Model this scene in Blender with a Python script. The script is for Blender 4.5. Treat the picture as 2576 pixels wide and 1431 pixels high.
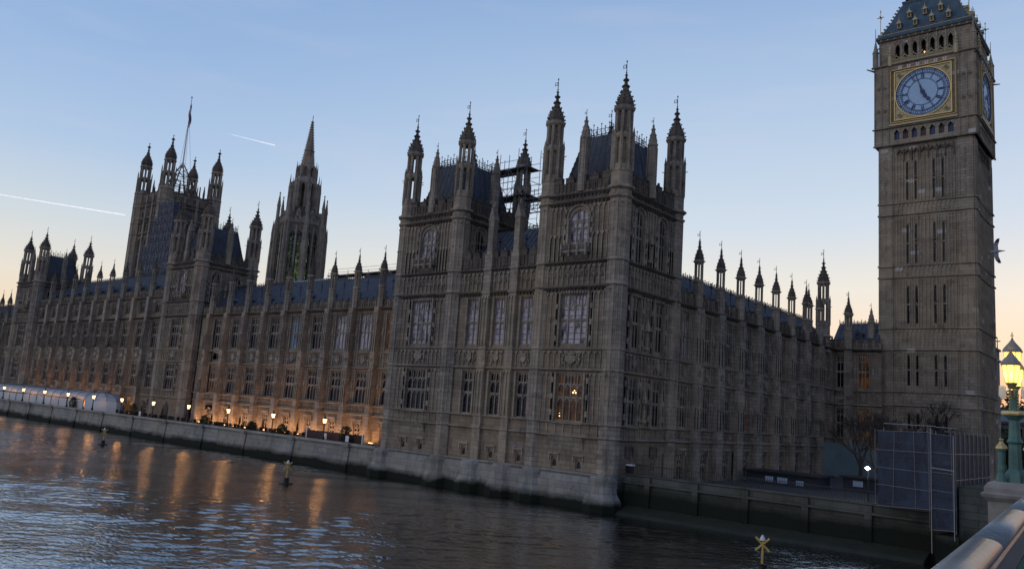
import bpy, math, random
from mathutils import Vector, Matrix
C = bpy.context.scene.collection
for o in list(bpy.data.objects): bpy.data.objects.remove(o)
PI = math.pi
rnd = random.Random(7)
# ------------------------------------------------------------------ camera
R = [[0.7646587, 0.04609645, 0.64278472], [0.64068389, -0.16184718, -0.75055289], [0.06943507, 0.98573861, -0.1532911]]
cam = bpy.data.cameras.new('camera'); cam.sensor_width = 36; cam.lens = 36 * 2014.96 / 2576
cam.clip_start = 0.05; cam.clip_end = 20000
co = bpy.data.objects.new('camera', cam); C.objects.link(co)
co.matrix_world = Matrix([R[0] + [0], R[1] + [0], R[2] + [0], [0, 0, 0, 1]])
bpy.context.scene.camera = co
# ------------------------------------------------------------------ sky
sc = bpy.context.scene
w = bpy.data.worlds.new('World'); sc.world = w; w.use_nodes = True
nt = w.node_tree; N = nt.nodes; L = nt.links
N.clear()
SKY_GAIN = 1.0
out = N.new('ShaderNodeOutputWorld'); bg = N.new('ShaderNodeBackground'); L.new(bg.outputs[0], out.inputs[0])
geo = N.new('ShaderNodeTexCoord'); sep = N.new('ShaderNodeSeparateXYZ'); L.new(geo.outputs['Generated'], sep.inputs[0])
def srgb(r, g, b, a=1.0):
    f = lambda v: (v / 255 / 12.92) if v / 255 <= 0.04045 else ((v / 255 + 0.055) / 1.055) ** 2.4
    return (f(r), f(g), f(b), a)
def ramp(stops, nodes=N):
    r = nodes.new('ShaderNodeValToRGB'); e = r.color_ramp.elements
    while len(e) < len(stops): e.new(0.5)
    for k, (p, c) in enumerate(stops): e[k].position = p; e[k].color = c
    return r
# elevation (sin) drives the colour; the west (+Y) side carries the glow after sunset
west = ramp([(0.0, srgb(214, 158, 140)), (0.045, srgb(238, 190, 158)), (0.10, srgb(243, 218, 192)), (0.16, srgb(230, 225, 216)), (0.235, srgb(200, 214, 229)),
             (0.32, srgb(182, 202, 226)), (0.41, srgb(162, 188, 221)), (0.50, srgb(138, 169, 212)), (1.0, srgb(70, 104, 165))])
south = ramp([(0.0, srgb(236, 190, 150)), (0.06, srgb(241, 216, 182)), (0.11, srgb(230, 222, 209)), (0.18, srgb(202, 213, 222)), (0.26, srgb(172, 196, 226)),
              (0.36, srgb(150, 180, 220)), (0.48, srgb(133, 166, 211)), (1.0, srgb(66, 100, 162))])
east = ramp([(0.0, srgb(124, 122, 134)), (0.08, srgb(190, 186, 198)), (0.2, srgb(228, 222, 232)), (0.4, srgb(206, 213, 230)), (1.0, srgb(110, 136, 184))])
for r in (west, south, east): L.new(sep.outputs['Z'], r.inputs[0])
def mr(sock, a, b, smooth=True):
    m = N.new('ShaderNodeMapRange'); m.inputs[1].default_value = a; m.inputs[2].default_value = b
    m.interpolation_type = 'SMOOTHSTEP'; L.new(sock, m.inputs[0]); return m.outputs[0]
m1 = N.new('ShaderNodeMix'); m1.data_type = 'RGBA'
L.new(mr(sep.outputs['Y'], 0.35, 0.85), m1.inputs[0]); L.new(south.outputs[0], m1.inputs[6]); L.new(west.outputs[0], m1.inputs[7])
m2 = N.new('ShaderNodeMix'); m2.data_type = 'RGBA'
L.new(mr(sep.outputs['Y'], -0.35, 0.22), m2.inputs[0]); L.new(east.outputs[0], m2.inputs[6]); L.new(m1.outputs[2], m2.inputs[7])
nm_ = N.new('ShaderNodeMix'); nm_.data_type = 'RGBA'; nm_.blend_type = 'MULTIPLY'; nm_.inputs[7].default_value = (0.36, 0.42, 0.55, 1)
L.new(mr(sep.outputs['X'], 0.0, 0.55), nm_.inputs[0]); L.new(m2.outputs[2], nm_.inputs[6])
# faint high veils of cloud
mp = N.new('ShaderNodeMapping'); mp.inputs['Scale'].default_value = (2.0, 2.6, 14.0); mp.inputs['Rotation'].default_value = (0.0, 0.16, 0)
L.new(geo.outputs['Generated'], mp.inputs[0])
nz = N.new('ShaderNodeTexNoise'); nz.inputs['Scale'].default_value = 2.2; nz.inputs['Detail'].default_value = 6; L.new(mp.outputs[0], nz.inputs[0])
cl = N.new('ShaderNodeMapRange'); cl.inputs[1].default_value = 0.5; cl.inputs[2].default_value = 0.8; cl.inputs[4].default_value = 0.16; L.new(nz.outputs[0], cl.inputs[0])
m3 = N.new('ShaderNodeMix'); m3.data_type = 'RGBA'; m3.inputs[7].default_value = srgb(214, 208, 222)
L.new(cl.outputs[0], m3.inputs[0]); L.new(nm_.outputs[2], m3.inputs[6])
# a touch of physical twilight sky on top
ns = N.new('ShaderNodeTexSky'); ns.sky_type = 'NISHITA'; ns.sun_disc = False; ns.sun_elevation = math.radians(0.5); ns.sun_rotation = math.radians(8)
ad = N.new('ShaderNodeMix'); ad.data_type = 'RGBA'; ad.blend_type = 'ADD'; ad.inputs[0].default_value = 0.05
L.new(m3.outputs[2], ad.inputs[6]); L.new(ns.outputs[0], ad.inputs[7])
L.new(ad.outputs[2], bg.inputs[0]); bg.inputs[1].default_value = SKY_GAIN
sun = bpy.data.lights.new('sun', 'SUN'); sun.energy = 3.0; sun.angle = math.radians(0.5); sun.color = (1.0, 0.86, 0.72)
so = bpy.data.objects.new('sun', sun); C.objects.link(so)
so.rotation_euler = Vector((0.10, -0.99, -0.022)).to_track_quat('-Z', 'Y').to_euler()
sc.view_settings.view_transform = 'Standard'; sc.view_settings.look = 'None'; sc.view_settings.exposure = 0; sc.view_settings.gamma = 1
sc.view_settings.use_curve_mapping = False
sc.cycles.max_bounces = 6; sc.cycles.transparent_max_bounces = 12

# ------------------------------------------------------------------ materials
def material(name, color=(0.5, 0.5, 0.5), rough=0.8, metal=0.0, spec=0.5, emit=None, estr=0.0):
    m = bpy.data.materials.new(name); m.use_nodes = True
    b = m.node_tree.nodes['Principled BSDF']
    b.inputs['Base Color'].default_value = (*color[:3], 1); b.inputs['Roughness'].default_value = rough
    b.inputs['Metallic'].default_value = metal; b.inputs['Specular IOR Level'].default_value = spec
    if emit: b.inputs['Emission Color'].default_value = (*emit[:3], 1); b.inputs['Emission Strength'].default_value = estr
    return m
def mixrgb(nt, a, b, f, mode='MIX'):
    m = nt.nodes.new('ShaderNodeMix'); m.data_type = 'RGBA'; m.blend_type = mode
    for s, v in ((0, f), (6, a), (7, b)):
        if hasattr(v, 'is_output'): nt.links.new(v, m.inputs[s])
        else: m.inputs[s].default_value = v if s == 0 else (*v[:3], 1)
    return m.outputs[2]
def noise(nt, vec, scale, detail=4, rough=0.6):
    n = nt.nodes.new('ShaderNodeTexNoise'); n.inputs['Scale'].default_value = scale; n.inputs['Detail'].default_value = detail; n.inputs['Roughness'].default_value = rough
    nt.links.new(vec, n.inputs[0]); return n.outputs[0]
def rng(nt, s, a, b, c=0.0, d=1.0):
    m = nt.nodes.new('ShaderNodeMapRange'); nt.links.new(s, m.inputs[0])
    for k, v in zip((1, 2, 3, 4), (a, b, c, d)): m.inputs[k].default_value = v
    return m.outputs[0]
def vmath(nt, v, scale):
    m = nt.nodes.new('ShaderNodeMapping'); m.inputs['Scale'].default_value = scale; nt.links.new(v, m.inputs[0]); return m.outputs[0]
def stone(name, c1, c2, soot=(0.07, 0.06, 0.055), patch=0.0, bw=1.1, bh=0.42, soot_amt=0.75, algae=None, bump=0.35):
    m = material(name, c1, 0.9, spec=0.2); nt = m.node_tree; b = nt.nodes['Principled BSDF']
    g = nt.nodes.new('ShaderNodeNewGeometry'); P = g.outputs['Position']
    s = nt.nodes.new('ShaderNodeSeparateXYZ'); nt.links.new(P, s.inputs[0])
    a = nt.nodes.new('ShaderNodeMath'); a.operation = 'ADD'; nt.links.new(s.outputs[0], a.inputs[0]); nt.links.new(s.outputs[1], a.inputs[1])
    c = nt.nodes.new('ShaderNodeCombineXYZ'); nt.links.new(a.outputs[0], c.inputs[0]); nt.links.new(s.outputs[2], c.inputs[1])
    br = nt.nodes.new('ShaderNodeTexBrick'); nt.links.new(c.outputs[0], br.inputs[0])
    br.inputs['Scale'].default_value = 1; br.inputs['Brick Width'].default_value = bw; br.inputs['Row Height'].default_value = bh
    br.inputs['Mortar Size'].default_value = 0.03; br.inputs['Mortar Smooth'].default_value = 0.3
    br.inputs['Color1'].default_value = (*c1, 1); br.inputs['Color2'].default_value = (*c2, 1); br.inputs['Mortar'].default_value = (*[x * 0.45 for x in c1], 1)
    big = noise(nt, vmath(nt, P, (0.12, 0.12, 0.05)), 1.0, 5); mid = noise(nt, vmath(nt, P, (1.1, 1.1, 0.25)), 1.0, 6, 0.7); fine = noise(nt, P, 3.5, 5, 0.7)
    col = mixrgb(nt, br.outputs['Color'], (c1[0] * 1.25, c1[1] * 1.12, c1[2] * 0.9), rng(nt, big, 0.4, 0.65, 0, 0.6))
    col = mixrgb(nt, col, soot, rng(nt, mid, 0.5, 0.72, 0, soot_amt * 0.8))
    col = mixrgb(nt, col, soot, rng(nt, noise(nt, vmath(nt, P, (0.5, 0.5, 0.5)), 1.0, 8, 0.75), 0.52, 0.62, 0, 0.45))
    col = mixrgb(nt, col, [x * 1.45 for x in c1], rng(nt, fine, 0.55, 0.75, 0, 0.5))
    rb_ = nt.nodes.new('ShaderNodeTexBrick'); nt.links.new(c.outputs[0], rb_.inputs[0]); rb_.offset = 0.37
    rb_.inputs['Scale'].default_value = 1; rb_.inputs['Brick Width'].default_value = bw * 1.9; rb_.inputs['Row Height'].default_value = bh * 2; rb_.inputs['Mortar Size'].default_value = 0
    rb_.inputs['Color1'].default_value = (0, 0, 0, 1); rb_.inputs['Color2'].default_value = (1, 1, 1, 1)
    col = mixrgb(nt, col, [x * 0.55 for x in c1], rng(nt, rb_.outputs['Color'], 0.6, 0.95, 0, 0.32)); col = mixrgb(nt, col, [min(1, x * 1.5) for x in c1], rng(nt, rb_.outputs['Color'], 0.3, 0.02, 0, 0.2))
    if patch:
        br2 = nt.nodes.new('ShaderNodeTexBrick'); nt.links.new(c.outputs[0], br2.inputs[0])
        br2.inputs['Scale'].default_value = 1; br2.inputs['Brick Width'].default_value = 1.0; br2.inputs['Row Height'].default_value = 0.55; br2.inputs['Mortar Size'].default_value = 0
        br2.inputs['Color1'].default_value = (0, 0, 0, 1); br2.inputs['Color2'].default_value = (1, 1, 1, 1); br2.inputs['Bias'].default_value = 0
        col = mixrgb(nt, col, (0.62, 0.60, 0.56), rng(nt, br2.outputs['Color'], 1 - patch, 1 - patch + 0.005, 0, 0.75))
    if algae:
        z0, z1 = algae; jit = nt.nodes.new('ShaderNodeMath'); jit.operation = 'MULTIPLY_ADD'
        nt.links.new(noise(nt, vmath(nt, P, (0.35, 0.35, 0.6)), 1.0, 5), jit.inputs[0]); jit.inputs[1].default_value = -1.3; nt.links.new(s.outputs[2], jit.inputs[2])
        col = mixrgb(nt, (0.014, 0.017, 0.012), col, rng(nt, jit.outputs[0], z0 - 0.65, z1 - 0.65))
    nt.links.new(col, b.inputs['Base Color'])
    bp = nt.nodes.new('ShaderNodeBump'); bp.inputs['Strength'].default_value = bump; bp.inputs['Distance'].default_value = 0.12
    h = mixrgb(nt, br.outputs['Fac'], fine, 0.75); iv = nt.nodes.new('ShaderNodeInvert'); nt.links.new(br.outputs['Fac'], iv.inputs[1])
    h = mixrgb(nt, iv.outputs[0], fine, 0.6); nt.links.new(h, bp.inputs['Height']); nt.links.new(bp.outputs[0], b.inputs['Normal'])
    return m
M = {}
M['stone'] = stone('weathered_limestone', (0.36, 0.315, 0.255), (0.25, 0.22, 0.185), soot_amt=0.85)
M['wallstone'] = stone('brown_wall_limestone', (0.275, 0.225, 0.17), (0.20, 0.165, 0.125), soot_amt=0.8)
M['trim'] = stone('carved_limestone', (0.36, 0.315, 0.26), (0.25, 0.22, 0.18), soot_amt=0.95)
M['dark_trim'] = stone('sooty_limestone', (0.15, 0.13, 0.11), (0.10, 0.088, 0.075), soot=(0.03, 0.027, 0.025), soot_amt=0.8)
M['tower'] = stone('cleaned_limestone', (0.36, 0.31, 0.245), (0.28, 0.24, 0.19), patch=0.022, soot_amt=0.55)
M['granite'] = stone('river_granite', (0.30, 0.295, 0.275), (0.22, 0.22, 0.20), soot=(0.08, 0.085, 0.07), bw=1.8, bh=0.6, algae=(-7.6, -6.9))
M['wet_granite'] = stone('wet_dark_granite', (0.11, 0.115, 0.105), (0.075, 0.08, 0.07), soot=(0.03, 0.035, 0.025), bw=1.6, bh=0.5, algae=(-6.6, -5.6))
def roofmat(name, c, ax=0, pitch=0.62):
    m = material(name, c, 0.6, spec=0.3); nt = m.node_tree; b = nt.nodes['Principled BSDF']
    g = nt.nodes.new('ShaderNodeNewGeometry'); P = g.outputs['Position']
    n1 = noise(nt, vmath(nt, P, (0.8, 0.8, 0.4)), 1.0, 6, 0.7); n2 = noise(nt, vmath(nt, P, (2.5, 2.5, 0.6)), 1.0, 4)
    col = mixrgb(nt, [x * 0.6 for x in c], [x * 1.5 for x in c], rng(nt, n1, 0.3, 0.7)); col = mixrgb(nt, col, (0.15, 0.145, 0.13), rng(nt, n2, 0.55, 0.72, 0, 0.7))
    nt.links.new(col, b.inputs['Base Color']); nt.links.new(rng(nt, n2, 0.3, 0.7, 0.4, 0.7), b.inputs['Roughness']); return m
M['roof'] = roofmat('cast_iron_roof_tiles', (0.062, 0.073, 0.092))
M['clockroof'] = roofmat('blue_grey_iron_roof', (0.06, 0.10, 0.13))
def glassmat(name, c, lit=None, ls=0.0):
    m = material(name, c, 0.08, spec=0.4); nt = m.node_tree; b = nt.nodes['Principled BSDF']
    g = nt.nodes.new('ShaderNodeNewGeometry'); n = noise(nt, g.outputs['Position'], 1.6, 3)
    bp = nt.nodes.new('ShaderNodeBump'); bp.inputs['Strength'].default_value = 0.5; bp.inputs['Distance'].default_value = 0.08
    nt.links.new(n, bp.inputs['Height']); nt.links.new(bp.outputs[0], b.inputs['Normal'])
    if c[0] > 0.1:
        n3 = noise(nt, vmath(nt, g.outputs['Position'], (2.0, 2.0, 0.7)), 1.0, 3); nt.links.new(mixrgb(nt, (0.05, 0.055, 0.07), c, rng(nt, n3, 0.36, 0.52)), b.inputs['Base Color'])
    if lit:
        n2 = noise(nt, vmath(nt, g.outputs['Position'], (1.3, 1.3, 0.9)), 1.0, 2)
        b.inputs['Emission Color'].default_value = (*lit, 1); nt.links.new(rng(nt, n2, 0.42, 0.75, 0.15 * ls, ls), b.inputs['Emission Strength'])
    return m
M['glass'] = glassmat('leaded_window_glass', (0.006, 0.009, 0.018))
M['pale_glass'] = glassmat('pale_mottled_glass', (0.47, 0.44, 0.48))  # pale panes broken up by darker patches
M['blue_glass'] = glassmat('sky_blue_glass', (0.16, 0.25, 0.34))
M['dim_glass'] = glassmat('dim_lit_glass', (0.02, 0.015, 0.012), (1.0, 0.42, 0.12), 0.07)
M['lit_glass'] = glassmat('warm_lit_glass', (0.05, 0.03, 0.02), (1.0, 0.42, 0.12), 0.13)
M['bulb'] = material('glowing_bulb', (1, 0.7, 0.4), 0.5, emit=(1.0, 0.55, 0.2), estr=7)
M['lampglass'] = material('glowing_lamp_glass', (1, 0.8, 0.5), 0.4, emit=(1.0, 0.60, 0.24), estr=4.5)
M['uplamp'] = material('glowing_floodlight', (1, 0.6, 0.3), 0.4, emit=(1.0, 0.5, 0.18), estr=4)
M['white_lamp'] = material('white_floodlight', (1, 1, 1), 0.4, emit=(1.0, 0.9, 0.75), estr=30)
M['iron'] = material('black_painted_iron', (0.012, 0.013, 0.015), 0.5, 0.0)
M['steel'] = material('galvanised_tube', (0.30, 0.31, 0.33), 0.45, 0.7)
M['dull_steel'] = material('dull_scaffold_tube', (0.13, 0.14, 0.17), 0.6, 0.4)
M['gold'] = material('weathered_gilding', (0.62, 0.47, 0.20), 0.4, 0.55)
M['gilt_trim'] = material('gilded_carving', (0.46, 0.39, 0.22), 0.55, 0.25)
M['white'] = material('white_paint', (0.7, 0.7, 0.68), 0.6)
M['plank'] = material('scaffold_boards', (0.12, 0.09, 0.06), 0.9)
M['dialblue'] = material('prussian_blue_paint', (0.012, 0.035, 0.13), 0.45)
M['red'] = material('red_paint', (0.45, 0.05, 0.05), 0.6)
def noisy(name, c, c2, sc_, rough=0.8, bump=0.0, metal=0.0, stretch=(1, 1, 1), spec=0.5):
    m = material(name, c, rough, metal, spec=spec); nt = m.node_tree; b = nt.nodes['Principled BSDF']
    g = nt.nodes.new('ShaderNodeNewGeometry'); n = noise(nt, vmath(nt, g.outputs['Position'], stretch), sc_, 6, 0.65)
    nt.links.new(mixrgb(nt, c, c2, rng(nt, n, 0.35, 0.68)), b.inputs['Base Color'])
    if bump:
        bp = nt.nodes.new('ShaderNodeBump'); bp.inputs['Strength'].default_value = bump; bp.inputs['Distance'].default_value = 0.02
        nt.links.new(n, bp.inputs['Height']); nt.links.new(bp.outputs[0], b.inputs['Normal'])
    return m
M['dial'] = noisy('opal_dial_glass', (0.30, 0.48, 0.68), (0.38, 0.56, 0.76), 1.5, 0.3)
M['green_iron'] = noisy('bridge_green_paint', (0.10, 0.21, 0.17), (0.06, 0.14, 0.115), 6, 0.5, 0.3)
M['bridge_rail'] = noisy('worn_grey_rail_paint', (0.11, 0.14, 0.145), (0.22, 0.235, 0.23), 14, 0.3, 0.5)
M['pedestal'] = noisy('bridge_pedestal_stone', (0.36, 0.33, 0.29), (0.25, 0.225, 0.20), 4, 0.85, 0.4)
M['canvas'] = noisy('pale_marquee_canvas', (0.50, 0.56, 0.60), (0.42, 0.47, 0.50), 0.6, 0.6, 0.2)
M['canvas_roof'] = noisy('grey_marquee_roof', (0.30, 0.34, 0.38), (0.22, 0.25, 0.29), 0.7, 0.4, 0.2)
M['cream_wall'] = noisy('hoarding_panel', (0.16, 0.23, 0.26), (0.10, 0.16, 0.19), 0.4, 0.8)
M['bark'] = noisy('winter_bark', (0.035, 0.028, 0.024), (0.06, 0.048, 0.04), 2.0, 0.9)
M['bush'] = noisy('dark_shrub_leaves', (0.018, 0.035, 0.015), (0.04, 0.06, 0.02), 3.0, 0.8)
M['ground'] = noisy('dark_paving', (0.06, 0.06, 0.06), (0.04, 0.045, 0.04), 0.5, 0.9)
M['far_wall'] = noisy('distant_stone', (0.11, 0.10, 0.095), (0.075, 0.07, 0.07), 0.3, 0.9)
M['feather_w'] = material('pale_grey_plumage', (0.30, 0.32, 0.36), 0.8)
M['feather_d'] = material('dark_wing_feathers', (0.06, 0.065, 0.08), 0.8)
M['yellow'] = noisy('marker_yellow_paint', (0.62, 0.42, 0.10), (0.45, 0.28, 0.08), 4, 0.5)
M['plum'] = noisy('dark_red_fence_boards', (0.07, 0.035, 0.03), (0.045, 0.025, 0.025), 1.5, 0.8)
M['sun_blocker'] = noisy('sun_blocker_ridge', (0.05, 0.06, 0.08), (0.035, 0.045, 0.06), 0.01, 1.0)  # plain colour for the added ridge that blocks the sun
M['mud'] = noisy('algae_foreshore', (0.03, 0.032, 0.018), (0.015, 0.02, 0.01), 0.9, 0.7, 0.5)
def see_through(m, f=0.75):
    nt = m.node_tree; b = nt.nodes['Principled BSDF']; t = nt.nodes.new('ShaderNodeBsdfTransparent'); mx = nt.nodes.new('ShaderNodeMixShader'); mx.inputs[0].default_value = 1 - f
    nt.links.new(t.outputs[0], mx.inputs[1]); nt.links.new(b.outputs[0], mx.inputs[2]); nt.links.new(mx.outputs[0], nt.nodes['Material Output'].inputs[0])
see_through(M['lampglass'], 0.45); see_through(M['white_lamp'], 0.3)
# sheer scaffold sheeting
def sheeting(name, c, alpha):
    m = bpy.data.materials.new(name); m.use_nodes = True; nt = m.node_tree; b = nt.nodes['Principled BSDF']; o = nt.nodes['Material Output']
    b.inputs['Base Color'].default_value = (*c, 1); b.inputs['Roughness'].default_value = 0.6
    g = nt.nodes.new('ShaderNodeNewGeometry'); n = noise(nt, vmath(nt, g.outputs['Position'], (1, 1, 0.5)), 1.2, 6, 0.7)
    nt.links.new(mixrgb(nt, [x * 0.55 for x in c], [x * 1.5 for x in c], rng(nt, n, 0.35, 0.7)), b.inputs['Base Color'])
    t = nt.nodes.new('ShaderNodeBsdfTransparent'); mx = nt.nodes.new('ShaderNodeMixShader')
    nt.links.new(rng(nt, n, 0.3, 0.7, alpha - 0.2, alpha + 0.2), mx.inputs[0]); nt.links.new(t.outputs[0], mx.inputs[1]); nt.links.new(b.outputs[0], mx.inputs[2]); nt.links.new(mx.outputs[0], o.inputs[0])
    return m
M['sheet'] = sheeting('blue_grey_scaffold_sheet', (0.028, 0.045, 0.08), 0.62)
M['netting'] = sheeting('blue_debris_netting', (0.06, 0.085, 0.12), 0.62)
M['brown_sheet'] = sheeting('brown_scaffold_sheet', (0.035, 0.04, 0.055), 0.74)
def greenglass():
    m = bpy.data.materials.new('green_tinted_glass'); m.use_nodes = True; nt = m.node_tree; o = nt.nodes['Material Output']
    b = nt.nodes['Principled BSDF']; b.inputs['Base Color'].default_value = (0.03, 0.05, 0.05, 1); b.inputs['Roughness'].default_value = 0.1
    t = nt.nodes.new('ShaderNodeBsdfTransparent'); t.inputs[0].default_value = (0.75, 0.86, 0.6, 1)
    g = nt.nodes.new('ShaderNodeNewGeometry'); n = noise(nt, g.outputs['Position'], 1.3, 2)
    mx = nt.nodes.new('ShaderNodeMixShader'); nt.links.new(rng(nt, n, 0.40, 0.6, 0.15, 0.85), mx.inputs[0]); nt.links.new(t.outputs[0], mx.inputs[1]); nt.links.new(b.outputs[0], mx.inputs[2]); nt.links.new(mx.outputs[0], o.inputs[0])
    return m
M['green_glass'] = greenglass()
def lampyellow():
    m = material('yellow_green_lantern_glass', (0.8, 0.8, 0.4), 0.3); nt = m.node_tree; b = nt.nodes['Principled BSDF']
    g = nt.nodes.new('ShaderNodeTexCoord'); s = nt.nodes.new('ShaderNodeSeparateXYZ'); nt.links.new(g.outputs['Generated'], s.inputs[0])
    r = nt.nodes.new('ShaderNodeValToRGB'); r.color_ramp.elements[0].position = 0.1; r.color_ramp.elements[0].color = (0.42, 0.36, 0.05, 1); r.color_ramp.elements[1].position = 0.9; r.color_ramp.elements[1].color = (1.0, 0.66, 0.12, 1)
    nt.links.new(s.outputs[2], r.inputs[0]); nt.links.new(r.outputs[0], b.inputs['Emission Color']); nt.links.new(rng(nt, s.outputs[2], 0.2, 0.9, 0.6, 1.25), b.inputs['Emission Strength']); see_through(m, 0.35); return m
M['lantern'] = lampyellow()

# ------------------------------------------------------------------ mesh helpers
class MB:
    def __init__(s): s.v = []; s.f = []; s.ch = []
    def add(s, vs, fs):
        k = len(s.v); s.ch.append((k, len(vs), len(s.f), len(fs))); s.v += [tuple(p) for p in vs]; s.f += [tuple(i + k for i in f) for f in fs]
    def box(s, x0, x1, y0, y1, z0, z1):
        s.add([(x0, y0, z0), (x1, y0, z0), (x1, y1, z0), (x0, y1, z0), (x0, y0, z1), (x1, y0, z1), (x1, y1, z1), (x0, y1, z1)],
              [(0, 3, 2, 1), (4, 5, 6, 7), (0, 1, 5, 4), (1, 2, 6, 5), (2, 3, 7, 6), (3, 0, 4, 7)])
        return s
    def lathe(s, cx, cy, prof, n=8, rot=None, cap=True):
        if rot is None: rot = PI / n
        vs = []; fs = []
        for r, z in prof:
            for k in range(n):
                a = rot + 2 * PI * k / n; vs.append((cx + r * math.cos(a), cy + r * math.sin(a), z))
        for j in range(len(prof) - 1):
            for k in range(n):
                a = j * n + k; b = j * n + (k + 1) % n; fs.append((a, b, b + n, a + n))
        if cap: fs.append(tuple(range(n - 1, -1, -1))); t = (len(prof) - 1) * n; fs.append(tuple(range(t, t + n)))
        s.add(vs, fs); return s
    def tube(s, p, q, r0, r1=None, n=6):
        r1 = r0 if r1 is None else r1; p = Vector(p); q = Vector(q); d = (q - p)
        if d.length < 1e-6: return s
        d.normalize(); u = d.orthogonal().normalized(); v = d.cross(u); vs = []
        for c, r in ((p, r0), (q, r1)):
            for k in range(n):
                a = 2 * PI * k / n; vs.append(c + u * (r * math.cos(a)) + v * (r * math.sin(a)))
        fs = [(k, (k + 1) % n, n + (k + 1) % n, n + k) for k in range(n)] + [tuple(range(n - 1, -1, -1)), tuple(range(n, 2 * n))]
        s.add(vs, fs); return s
    def prism(s, poly, y0, y1):           # polygon in x,z extruded along y
        n = len(poly); vs = [(x, y0, z) for x, z in poly] + [(x, y1, z) for x, z in poly]
        s.add(vs, [tuple(range(n)), tuple(range(2 * n - 1, n - 1, -1))] + [(k, n + k, n + (k + 1) % n, (k + 1) % n) for k in range(n)]); return s
    def prismx(s, poly, x0, x1):          # polygon in y,z extruded along x
        n = len(poly); vs = [(x0, y, z) for y, z in poly] + [(x1, y, z) for y, z in poly]
        s.add(vs, [tuple(range(n)), tuple(range(2 * n - 1, n - 1, -1))] + [(k, n + k, n + (k + 1) % n, (k + 1) % n) for k in range(n)]); return s
    def blob(s, c, r, n=5, sz=1.0):
        c = Vector(c); vs = [c + Vector((0, 0, r * sz)), c - Vector((0, 0, r * sz))] + [c + Vector((r * math.cos(2 * PI * k / n), r * math.sin(2 * PI * k / n), 0)) for k in range(n)]
        s.add(vs, [(0, 2 + k, 2 + (k + 1) % n) for k in range(n)] + [(1, 2 + (k + 1) % n, 2 + k) for k in range(n)]); return s
    def wall(s, x0, x1, z0, z1, holes, y=0.0, depth=0.6):
        xs = sorted({x0, x1, *[h[0] for h in holes], *[h[1] for h in holes]}); zs = sorted({z0, z1, *[h[2] for h in holes], *[h[3] for h in holes]})
        for a, b in zip(xs, xs[1:]):
            for c, d in zip(zs, zs[1:]):
                mx, mz = (a + b) / 2, (c + d) / 2
                if any(h[0] < mx < h[1] and h[2] < mz < h[3] for h in holes): continue
                s.add([(a, y, c), (b, y, c), (b, y, d), (a, y, d)], [(0, 1, 2, 3)])
        for h in holes:
            a, b, c, d = h[:4]; e = y + depth
            s.add([(a, y, c), (b, y, c), (b, y, d), (a, y, d), (a, e, c), (b, e, c), (b, e, d), (a, e, d)], [(0, 4, 5, 1), (1, 5, 6, 2), (2, 6, 7, 3), (3, 7, 4, 0)])
        return s
    def bands(s, gap=1.0):                # one builder per horizontal band, so that each course is a part of its own
        it = []
        for k, nv, f0, nf in s.ch: zs = [s.v[i][2] for i in range(k, k + nv)]; it.append((min(zs), max(zs), k, nv, f0, nf))
        it.sort(); out_ = []; top = -1e9
        for lo, hi, k, nv, f0, nf in it:
            if lo - top > gap or not out_: out_.append(MB())
            top = max(top, hi) if out_[-1].v else hi
            m = out_[-1]; vs = s.v[k:k + nv]; fs = [tuple(i - k for i in f) for f in s.f[f0:f0 + nf]]; m.add(vs, fs)
        return out_
    def mesh(s, name, mat, smooth=False):
        m = bpy.data.meshes.new(name); m.from_pydata(s.v, [], s.f); m.materials.append(M[mat] if isinstance(mat, str) else mat)
        if smooth: m.polygons.foreach_set('use_smooth', [True] * len(m.polygons))
        m.update(); return m
W = {}
def thing(name, label, cat, loc=(0, 0, 0), group=None):
    o = bpy.data.objects.new(name, None); C.objects.link(o); o.location = loc; o.empty_display_size = 0.3
    o['label'] = label; o['category'] = cat; W[o] = Vector(loc)
    if group: o['group'] = group
    return o
def inst(name, me, parent, loc=(0, 0, 0), rot=0.0, scale=None):     # loc in world for parts of a thing
    o = bpy.data.objects.new(name, me); C.objects.link(o)
    if parent is not None:
        o.parent = parent; o.location = Vector(loc) - W.get(parent, Vector((0, 0, 0)))
    else: o.location = loc
    o.rotation_euler = (0, 0, rot)
    if scale: o.scale = scale
    return o
def part(name, mb, mat, parent, loc=(0, 0, 0), rot=0.0, smooth=False): return inst(name, mb.mesh(name, mat, smooth), parent, loc, rot)
def sub(name, me, parent, loc=(0, 0, 0), rot=0.0):                   # loc local to its part
    o = bpy.data.objects.new(name, me); C.objects.link(o); o.parent = parent; o.location = loc; o.rotation_euler = (0, 0, rot); return o
def single(name, mb, mat, label, cat, loc=(0, 0, 0), rot=0, group=None, smooth=False):
    o = inst(name, mb.mesh(name, mat, smooth), None, loc, rot); o['label'] = label; o['category'] = cat
    if group: o['group'] = group
    return o
def structure(name, mb, mat, smooth=False):
    o = inst(name, mb.mesh(name, mat, smooth), None); o['kind'] = 'structure'; return o
def light(parent, kind, loc, energy, color, size=0.2, rot=None, world=True, spot=None):
    l = bpy.data.lights.new('lamp_light', kind); l.energy = energy; l.color = color
    if kind == 'AREA': l.size = size
    elif kind in ('POINT', 'SPOT'): l.shadow_soft_size = size
    if spot: l.spot_size = spot; l.spot_blend = 0.8
    o = bpy.data.objects.new('lamp_light', l); C.objects.link(o); o.parent = parent
    o.location = Vector(loc) - W.get(parent, Vector((0, 0, 0))) if world else loc
    if rot: o.rotation_euler = rot
    return o

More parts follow.
